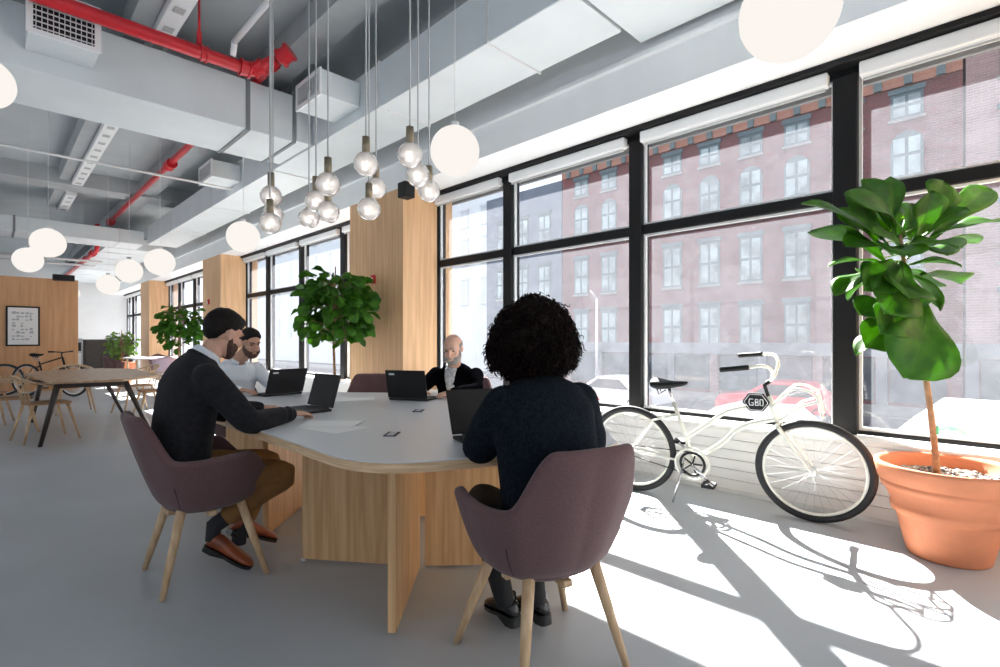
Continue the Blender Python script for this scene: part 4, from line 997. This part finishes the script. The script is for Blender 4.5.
LV = [ # base px, tip px, depth base, depth tip, width, up
 ((925, 300), (915, 374), 2.86, 2.60, .30, (-.75, -.65, .15)), ((895, 268), (893, 310), 2.84, 2.60, .24, (-.7, -.7, .1)),
 ((885, 260), (812, 225), 2.84, 2.80, .20, (0, 0, 1)), ((888, 245), (808, 196), 2.84, 2.9, .16, (-.4, -.2, 1)),
 ((880, 240), (852, 190), 2.84, 2.75, .15, (-.7, -.7, .3)), ((892, 240), (893, 172), 2.84, 2.95, .09, (-.7, -.3, .1)),
 ((905, 235), (855, 188), 2.84, 2.62, .13, (-.6, -.6, .6)), ((925, 225), (948, 180), 2.86, 2.85, .17, (-.7, -.7, .0)),
 ((915, 240), (935, 192), 2.86, 2.7, .15, (-.7, -.7, .1)), ((925, 245), (996, 180), 2.88, 3.0, .13, (-.5, -.6, .7)),
 ((930, 238), (1002, 216), 2.88, 2.8, .15, (-.2, -.2, 1)), ((895, 250), (960, 240), 2.84, 2.5, .19, (-.2, -.3, 1)),
 ((885, 250), (908, 248), 2.84, 2.5, .17, (-.3, -.3, 1)), ((905, 265), (962, 262), 2.86, 2.72, .17, (-.2, -.3, 1)),
 ((905, 272), (945, 308), 2.86, 2.75, .17, (.3, -.5, .8)), ((920, 275), (962, 278), 2.86, 2.95, .16, (0, 0, 1)),
 ((880, 262), (828, 262), 2.84, 2.9, .12, (0, 0, 1)), ((882, 268), (834, 290), 2.84, 2.8, .12, (-.3, -.2, 1)),
 ((880, 275), (845, 297), 2.84, 3.0, .11, (-.2, 0, 1)), ((890, 300), (862, 312), 2.86, 2.8, .15, (-.5, -.5, .8)),
 ((905, 310), (870, 345), 2.86, 2.75, .17, (-.7, -.5, .3)), ((898, 300), (886, 330), 2.86, 2.65, .18, (-.7, -.7, .2)),
 ((915, 320), (853, 350), 2.88, 2.95, .14, (-.3, 0, 1)), ((900, 245), (870, 215), 2.84, 2.95, .14, (-.5, -.4, .6)),
 ((900, 240), (925, 205), 2.84, 3.05, .14, (-.6, -.3, .3)), ((905, 260), (975, 232), 2.86, 3.1, .15, (0, 0, 1)),
 ((890, 285), (915, 292), 2.86, 2.55, .2, (-.6, -.6, .4)), ((905, 255), (880, 228), 2.84, 2.6, .14, (-.6, -.6, .7)),
 ((896, 262), (870, 285), 2.85, 2.62, .17, (-.6, -.6, .4)), ((900, 262), (905, 305), 2.85, 2.66, .20, (-.7, -.7, .2)), ((892, 255), (850, 238), 2.84, 2.66, .14, (-.4, -.4, .8)), ((912, 250), (950, 250), 2.86, 2.62, .15, (-.4, -.4, .8)),
 ((898, 245), (880, 200), 2.85, 3.0, .15, (-.5, -.4, .5)), ((910, 240), (912, 200), 2.86, 2.98, .13, (-.6, -.4, .4)), ((905, 268), (930, 285), 2.86, 3.02, .17, (-.3, -.3, .8)), ((888, 275), (862, 270), 2.85, 3.0, .14, (-.3, -.3, .8)),
 ((894, 240), (870, 178), 2.85, 2.72, .13, (-.6, -.5, .3)), ((900, 290), (870, 322), 2.86, 3.0, .16, (-.6, -.4, .4)), ((920, 238), (965, 205), 2.87, 2.75, .14, (-.3, -.4, .8)), ((882, 250), (840, 205), 2.84, 2.95, .13, (-.5, -.4, .6)),
]
for i, (bp, tp_, d0, d1, w, up) in enumerate(LV):
    a = at(*bp, d0); c = at(*tp_, d1); b = B(); leaf(b, a, c, w*1.32, up, .22, .10, .045, i)
    lo = b.build('leaf', M['leaf'], t, solid=.0015)
    L_ = (c-a).length; dd_ = (c-a).normalized(); uu = V(up); uu = (uu-dd_*uu.dot(dd_)).normalized()
    B().tube([a+dd_*L_*x+uu*(L_*.10*4*x*(1-x)*.5-L_*.10*x*x+.0015) for x in (0, .2, .4, .6, .8, .95)], [.0035, .003, .0026, .0022, .0016, .0008], 5).build('midrib', M['leaf2'], lo)
    q = min(trunk, key=lambda p: (p-a).length); B().tube([q, (q+a)/2+V((0, 0, .006)), a+(c-a)*.05], .0035, 6).build('petiole', M['leaf2'], lo)

def bushy(name, label, c, trunk_h, rad, n, lw, m, potr, poth, seed, hgt, potm=None, trunkm=None, cat='plant'):
    rg = random.Random(seed); t = thing(name, label, cat, c); c = V(c)
    pot('plant_pot', c, potr, potr*.65, poth, t, potm or M['terra'])
    B().lathe([(.001, poth*.86), (potr-.04, poth*.86), (potr-.04, poth*.82), (.001, poth*.82)], c, 32).build('soil', M['soil'], t)
    top = c+V((0, 0, hgt)); st = B(); st.tube([c+V((0, 0, poth*.8)), c+V((-.02, .02, (poth+hgt)/2)), top], [.02, .016, .008], 8)
    cen = c+V((0, 0, (trunk_h+hgt)/2)); hz = (hgt-trunk_h)/2; tips = B()
    for i in range(n):
        z = rg.uniform(-1, 1); a = rg.uniform(0, 2*PI); rr = math.sqrt(max(0, 1-z*z)); k = rg.uniform(.35, .95)
        e = cen+V((rr*math.cos(a)*rad*k, rr*math.sin(a)*rad*k, z*hz*k)); o = V((math.cos(a), math.sin(a), rg.uniform(-.5, .6))).normalized()
        b = tips
        o = (o+V((0, 0, rg.uniform(-.9, .25)))).normalized(); leaf(b, e, e+o*lw*rg.uniform(.8, 1.4), lw*rg.uniform(.6, .85), (rg.uniform(-1, 1), rg.uniform(-1, 1), rg.uniform(.2, 1)), .2, .2, .04, i)
        if i % 3 == 0:
            q = c+V((0, 0, max(trunk_h*.8, min(hgt*.95, e.z-c.z-.1)))); st.tube([q, (q+e)/2, e], [.006, .005, .003], 5)
    st.build('stem', trunkm or M['trunk'], t)
    tips.build('foliage', m, t, solid=.001)
    return t
c_ = at(336, 400, 6.6); bushy('potted_fig', 'leafy green fig tree before the far windows beside the first oak column', (3.19, 6.2, 0), 1.10, .44, 330, .18, M['leaf'], .25, .42, 21, 2.15)
bushy('potted_fig', 'smaller fig tree between the second and third oak columns', (2.9, 12.5, 0), 1.02, .40, 170, .19, M['leaf'], .25, .4, 22, 2.0)
bushy('potted_shrub', 'pale feathery shrub in an orange pot near the dark cabinet', (2.60, 17.2, 0), .62, .34, 240, .12, M['leaf2'], .34, .60, 23, 1.48, cat='plant')

# ------------------------------------------------------------------ wooden table at the left with side chairs
t = thing('wooden_table', 'long oak dining table with dark splayed legs at the left', 'table', (1.0, 8.7, 0))
WT = rounded([(.50, 7.42), (1.12, 7.34), (1.62, 7.95), (1.62, 9.9), (1.3, 10.4), (.62, 10.3), (.36, 9.6)], .06)
B().prism(WT, .715, .745).build('table_top', M['tablewood'], t, bevel=.004)
B().box(.56, .60, 7.6, 9.8, .655, .713).box(1.18, 1.22, 7.6, 9.9, .655, .713).box(.6, 1.18, 7.56, 7.60, .655, .713).build('apron', M['darkleg'], t)
for a, c in [((.56, 7.58, .70), (.42, 7.72, 0)), ((1.18, 7.58, .70), (1.50, 7.9, 0)), ((.56, 9.8, .70), (.46, 10.1, 0)), ((1.24, 9.9, .70), (1.55, 10.1, 0))]:
    B().tube([a, c], [.032, .020], 8).build('leg', M['darkleg'], t)

def sidechair(label, loc, rz):
    t = thing('side_chair', label, 'chair', (0, 0, 0), 0, 'bentwood chairs around the oak table')
    rs = []
    for x in [-.22, -.2, 0, .2, .22]:
        pass
    seat = rounded([(-.20, -.19), (.20, -.19), (.22, .21), (-.22, .21)], .08)
    B().prism(seat, .435, .455).build('seat', M['trunk'], t, bevel=.006)
    # curved back and arm hoop
    P = spline([(.25, .12, .66), (.27, -.08, .68), (.20, -.24, .74), (0, -.29, .78), (-.20, -.24, .74), (-.27, -.08, .68), (-.25, .12, .66)], 5)
    B().tube(P, [(.030, .010)]*len(P), 8, ref=(0, 0, 1)).build('backrest', M['legwood'], t)
    b = B()
    for x in (-.16, -.08, 0, .08, .16): b.tube([(x, -.18, .45), (x*1.15, -.275+abs(x)*.25, .75)], .007, 6)
    b.build('spindles', M['legwood'], t)
    for sx in (-1, 1):
        for sy in (-1, 1): B().tube([(sx*.17, sy*.16, .44), (sx*.25, sy*.26, 0)], [.018, .012], 8).build('leg', M['legwood'], t)
    t.location = loc; t.rotation_euler.z = rz; return t
sc0 = sidechair('bentwood chair tucked at the near left side of the oak table', (.50, 8.25, 0), -PI/2+.2)
dup(sc0, (.22, 9.2, 0), -PI/2, 'bentwood chair farther back on the left side of the oak table')
dup(sc0, (-.02, 10.3, 0), -PI/2-.2, 'bentwood chair at the left edge behind the others')
dup(sc0, (1.80, 9.15, 0), PI/2, 'bentwood chair on the window side of the oak table, nearer one')
dup(sc0, (1.75, 10.3, 0), PI/2+.2, 'bentwood chair on the window side of the oak table, farther one')
dup(sc0, (1.02, 10.95, 0), PI, 'bentwood chair at the far end of the oak table')

# far white table and seats
t = thing('cafe_table', 'distant white cafe table in the sun below the second fig', 'table', (3.1, 15.8, 0))
B().prism(rounded([(2.5, 15.1), (3.6, 15.1), (3.6, 16.5), (2.5, 16.5)], .1), .72, .75).build('table_top', M['laminate'], t)
for x, y in ((2.6, 15.2), (3.5, 15.2), (2.6, 16.4), (3.5, 16.4)): B().tube([(x, y, 0), (x, y, .72)], .022, 8).build('leg', M['legwood'], t)
def tub(label, loc, rz, m):
    t = thing('lounge_chair', label, 'chair', (0, 0, 0), 0, 'upholstered chairs around the distant white table')
    rs = []
    for v in range(6):
        rs.append([V((.25*math.sin(a)*(.8+.04*v), -.25*math.cos(a)*(.8+.04*v), .40+(.42-.16*min(1, abs(a)/1.9))*v/5)) for a in [(-2.2+4.4*k/24) for k in range(25)]])
    B().rings(rs, False, True, closed=False).build('backrest', m, t, solid=.035)
    B().lathe([(.15, .36), (.2, .37), (.215, .42), (.19, .46), (.001, .465)], (0, 0, 0), 28).build('seat', m, t)
    for sx in (-1, 1):
        for sy in (-1, 1): B().tube([(sx*.13, sy*.13, .37), (sx*.2, sy*.2, 0)], [.018, .011], 8).build('leg', M['legwood'], t)
    t.location = loc; t.rotation_euler.z = rz; return t
tub('pale lilac chair at the near side of the distant white table', (3.1, 14.75, 0), 0, M['pinkseat'])
tub('dark plum chair left of the distant white table', (2.25, 15.7, 0), -PI/2, M['fabric'])
tub('dark plum chair behind the distant white table', (3.42, 16.9, 0), PI, M['fabric'])
# recess: cabinet, water dispenser
t = thing('cabinet', 'low dark brown cabinet in the distant recess', 'cabinet', (2.6, 21.4, 0))
B().box(2.22, 3.5, 21.1, 21.7, .02, 1.22).build('body', M['cabinet'], t, bevel=.01)
for i in range(3): B().box(2.235+i*.42, 2.64+i*.42, 21.075, 21.098, .06, 1.18).build('door', M['cabinet'], t, bevel=.004)
t = thing('water_dispenser', 'silver grey water dispenser beside the dark cabinet', 'water dispenser', (2.02, 21.3, 0))
B().box(1.86, 2.18, 21.15, 21.5, .0, 1.25).build('body', M['silver'], t, bevel=.02)
B().box(1.90, 2.14, 21.135, 21.149, .85, 1.12).build('dispensing_bay', M['blk_matte'], t)
B().box(1.90, 2.14, 21.135, 21.149, .1, .78).build('front_panel', M['ltgrey'], t, bevel=.004)
tag(B().box(1.62, 1.82, 21.1, 21.5, 0, 1.25).build('tall_bin', M['silver'], bevel=.01), 'grey upright unit left of the water dispenser', 'bin')

# ------------------------------------------------------------------ the street and the buildings across
struct('ground_street', B().box(4.7, 60, -30, 120, -2.0, -1.8), M['asphalt'])
tag(B().box(24.5, 28, -30, 120, -1.8, -1.68).build('pavement', M['pave']), 'far pavement below the brick building', 'pavement', kind='structure')
XF = 28.0
def facade(name, label, y0, y1, h, m, colsY, rows, stone=None, X=XF, shop=True, depth=12):
    t = thing(name, label, 'building', (X, (y0+y1)/2, -1.8))
    b = B(); b.box(X, X+depth, y0, y1, -1.8, h); b.build('wall', m, t)
    if shop:
        s = B().box(X-.35, X-.002, y0, y1, .45, .95).box(X-.22, X-.002, y0, y1, .95, 1.05).build('shop_cornice', M['cargrey'], t)
        y = y0+.5; k = 0
        while y+2.0 < y1:
            B().box(X-.06, X-.01, y, y+1.9, -1.5, .40).build('shop_window', M['shopglass'], t); 
            B().box(X-.25, X-.002, y+1.95, y+2.35, -1.8, .45).build('pilaster', M['brick_pale'] if k % 2 else M['cargrey'], t); y += 2.45; k += 1
    for yc in colsY:
        for (zc, hh, kind) in rows:
            w = 1.12
            fr = B(); pn = B()
            if kind == 'arch':
                poly = [(-w/2, -hh/2), (w/2, -hh/2), (w/2, hh/2-w/2)]+[(w/2*math.cos(a), hh/2-w/2+w/2*math.sin(a)) for a in [PI*k/10 for k in range(1, 10)]]+[(-w/2, hh/2-w/2)]
            else: poly = [(-w/2, -hh/2), (w/2, -hh/2), (w/2, hh/2), (-w/2, hh/2)]
            TM = Matrix.Translation((X-.03, yc, zc)) @ Matrix(((0, 0, -1, 0), (1, 0, 0, 0), (0, 1, 0, 0), (0, 0, 0, 1)))
            pale = m is M['towerpale']  # pale buildings take the bleached, overexposed-looking window colour
            o = B().prism(poly, 0, .03, TM).build('window', M['glarewin'] if pale else M['greenstone'], t)
            for sx in (-1, 1):
                for r in range(2):
                    z0 = zc-hh/2+.12+r*(hh/2-.06); z1 = z0+hh/2-.20
                    pn.box(X-.075, X-.062, yc+sx*.26-.20, yc+sx*.26+.20, z0, z1 if not (kind == 'arch' and r) else z1-.15)
            pn.build('pane', M['glarewin'] if pale else M['winglass'], o)
            if kind != 'arch': B().box(X-.12, X-.061, yc-w/2-.08, yc+w/2+.08, zc+hh/2, zc+hh/2+.22).build('lintel', M['glarewin'] if pale else M['greenstone'], o)
            B().box(X-.14, X-.061, yc-w/2-.08, yc+w/2+.08, zc-hh/2-.12, zc-hh/2).build('sill', M['glarewin'] if pale else M['pave'], o)
    return t
cy_ = [20.3, 18.17, 16.04, 13.9, 11.75, 9.6, 7.47, 5.35, 3.23]
bl = facade('brick_building', 'red brick building with rows of tall windows across the street', 1.44, 21.9, 19.5, M['brick'], cy_,
       [(1.95, 2.2, 'r'), (5.4, 2.35, 'r'), (9.2, 2.0, 'arch'), (11.3, 1.1, 'r'), (15.4, 2.2, 'arch')])
B().box(XF-.12, XF-.002, 1.44, 21.9, 12.15, 13.3).build('cornice_band', M['orangestone'], bl)
b = B()
for y in [2.1+1.065*k for k in range(19)]: b.box(XF-.26, XF-.121, y-.14, y+.14, 12.15, 12.8)
b.build('cornice_block', M['greenstone'], bl)
b = B(); b.box(XF-.2, XF-.002, 1.44, 21.9, 7.35, 7.5); b.build('string_course', M['pave'], bl)
facade('grey_building', 'blue grey building left of the red brick building', 22.0, 29.5, 12.2, M['bluebrick'], [23.5, 25.6, 27.7], [(5.4, 2.2, 'r'), (9.0, 2.2, 'r'), (1.95, 2.2, 'r')], shop=False)
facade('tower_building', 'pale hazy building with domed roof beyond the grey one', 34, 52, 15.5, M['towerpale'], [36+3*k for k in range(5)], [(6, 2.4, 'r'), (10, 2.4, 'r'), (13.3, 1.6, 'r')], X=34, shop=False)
facade('pale_building', 'pale stone building at the far right of the street', -26, 1.35, 16.5, M['brick_pale'], [-.2, -2.2, -4.2], [(1.95, 2.2, 'r'), (5.4, 2.3, 'r'), (9.2, 2, 'r'), (12.5, 2, 'r')], shop=True)
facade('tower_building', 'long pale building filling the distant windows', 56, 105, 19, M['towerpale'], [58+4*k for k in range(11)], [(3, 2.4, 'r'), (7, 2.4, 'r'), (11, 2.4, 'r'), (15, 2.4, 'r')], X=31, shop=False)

def car(label, c, m, L=4.5, W=1.8, H=1.45, van=False, name='car'):
    c = V(c); t = thing(name, label, 'van' if van else 'car', c); fl = -1 if van else 1
    if van: prof = [(-L/2, .35), (-L/2, H*.55), (-L/2+.12, H*.85), (-L/2+.45, H), (L/2-1.5, H), (L/2-.75, H*.62), (L/2-.15, H*.50), (L/2, H*.35), (L/2, .3)]
    else: prof = [(-L/2, .35), (-L/2, .8), (-L/2+.15, .92), (-L/2+.75, .95), (-L/2+1.35, H), (L/2-1.95, H), (L/2-1.15, .97), (L/2-.15, .85), (L/2, .6), (L/2, .32)]
    rs = []
    for x, k in [(-W/2, .96), (-W/2+.08, 1), (W/2-.08, 1), (W/2, .96)]: rs.append([c+V((x, y*fl, .3+(z-.3)*k)) for y, z in prof])
    B().rings(rs, True, False).build('body', m, t, bevel=.05)
    for sx in (-1, 1):
        X = c.x+sx*W/2
        if not van: b = B().add([V((X+sx*.012, c.y+y, c.z+z)) for y, z in ((-L/2+1.0, .95), (-L/2+1.45, H-.1), (L/2-2.0, H-.1), (L/2-1.4, .95))]+[V((X-sx*.03, c.y+y, c.z+z)) for y, z in ((-L/2+1.0, .95), (-L/2+1.45, H-.1), (L/2-2.0, H-.1), (L/2-1.4, .95))], [(0, 1, 2, 3), (4, 7, 6, 5), (0, 4, 5, 1), (1, 5, 6, 2), (2, 6, 7, 3), (3, 7, 4, 0)])
        else: b = B().box(X-.03*sx if sx > 0 else X-.012, X+.012 if sx > 0 else X+.03, c.y-L/2+1.35, c.y-L/2+2.1, c.z+H*.6, c.z+H*.88)
        b.build('side_window', M['carglass'], t)
        for y in (-L/2+.85, L/2-.9):
            w = B().torus((X-sx*.08, c.y+y, c.z+.33), .24, .09, Matrix.Rotation(PI/2, 4, 'Y'), 28, 8).build('wheel', M['rubber'], t)
            B().tube([(X-sx*.12, c.y+y, c.z+.33), (X-sx*.02, c.y+y, c.z+.33)], .17, 16).build('hubcap', M['silver'], w)
    return t
vn = car('white van parked by the window at the right, green arc mark on its side', (8.6, -1.45, -1.8), M['carwhite'], 5.2, 1.9, 2.2, True, 'van')
b = B(); vx = 8.6-.95-.015
b.tube([(vx, .50+.15*math.cos(a), .10+.11*math.sin(a)) for a in [PI*.1+PI*.9*k/14 for k in range(15)]], .018, 8); b.build('green_arc_mark', M['tape'], vn)
car('white car driving in the street beyond the bicycle handlebar', (19.5, 12.4, -1.8), M['carwhite'])
car('grey car farther along the street, left of the white one', (20, 19.5, -1.8), M['cargrey'])
car('red car in the street right of the bicycle handlebar', (21.5, 6.2, -1.8), M['carred'])
car('pale silver car close below the windows behind the bicycle frame', (12.5, 4.4, -1.8), M['carwhite'], 4.6, 1.8, 1.5)
car('dark red car just ahead of the pale silver car', (12.8, 10.4, -1.8), M['carred'], 4.4)
tag(B().tube([(24.9, 17.0, -1.68), (24.9, 17.0, 3.6)], [.09, .06], 10).tube([(24.9, 17, 3.6), (24.3, 17, 4.0)], .04, 8).build('street_lamp', M['carwhite']), 'pale street lamp post on the far pavement', 'street lamp')
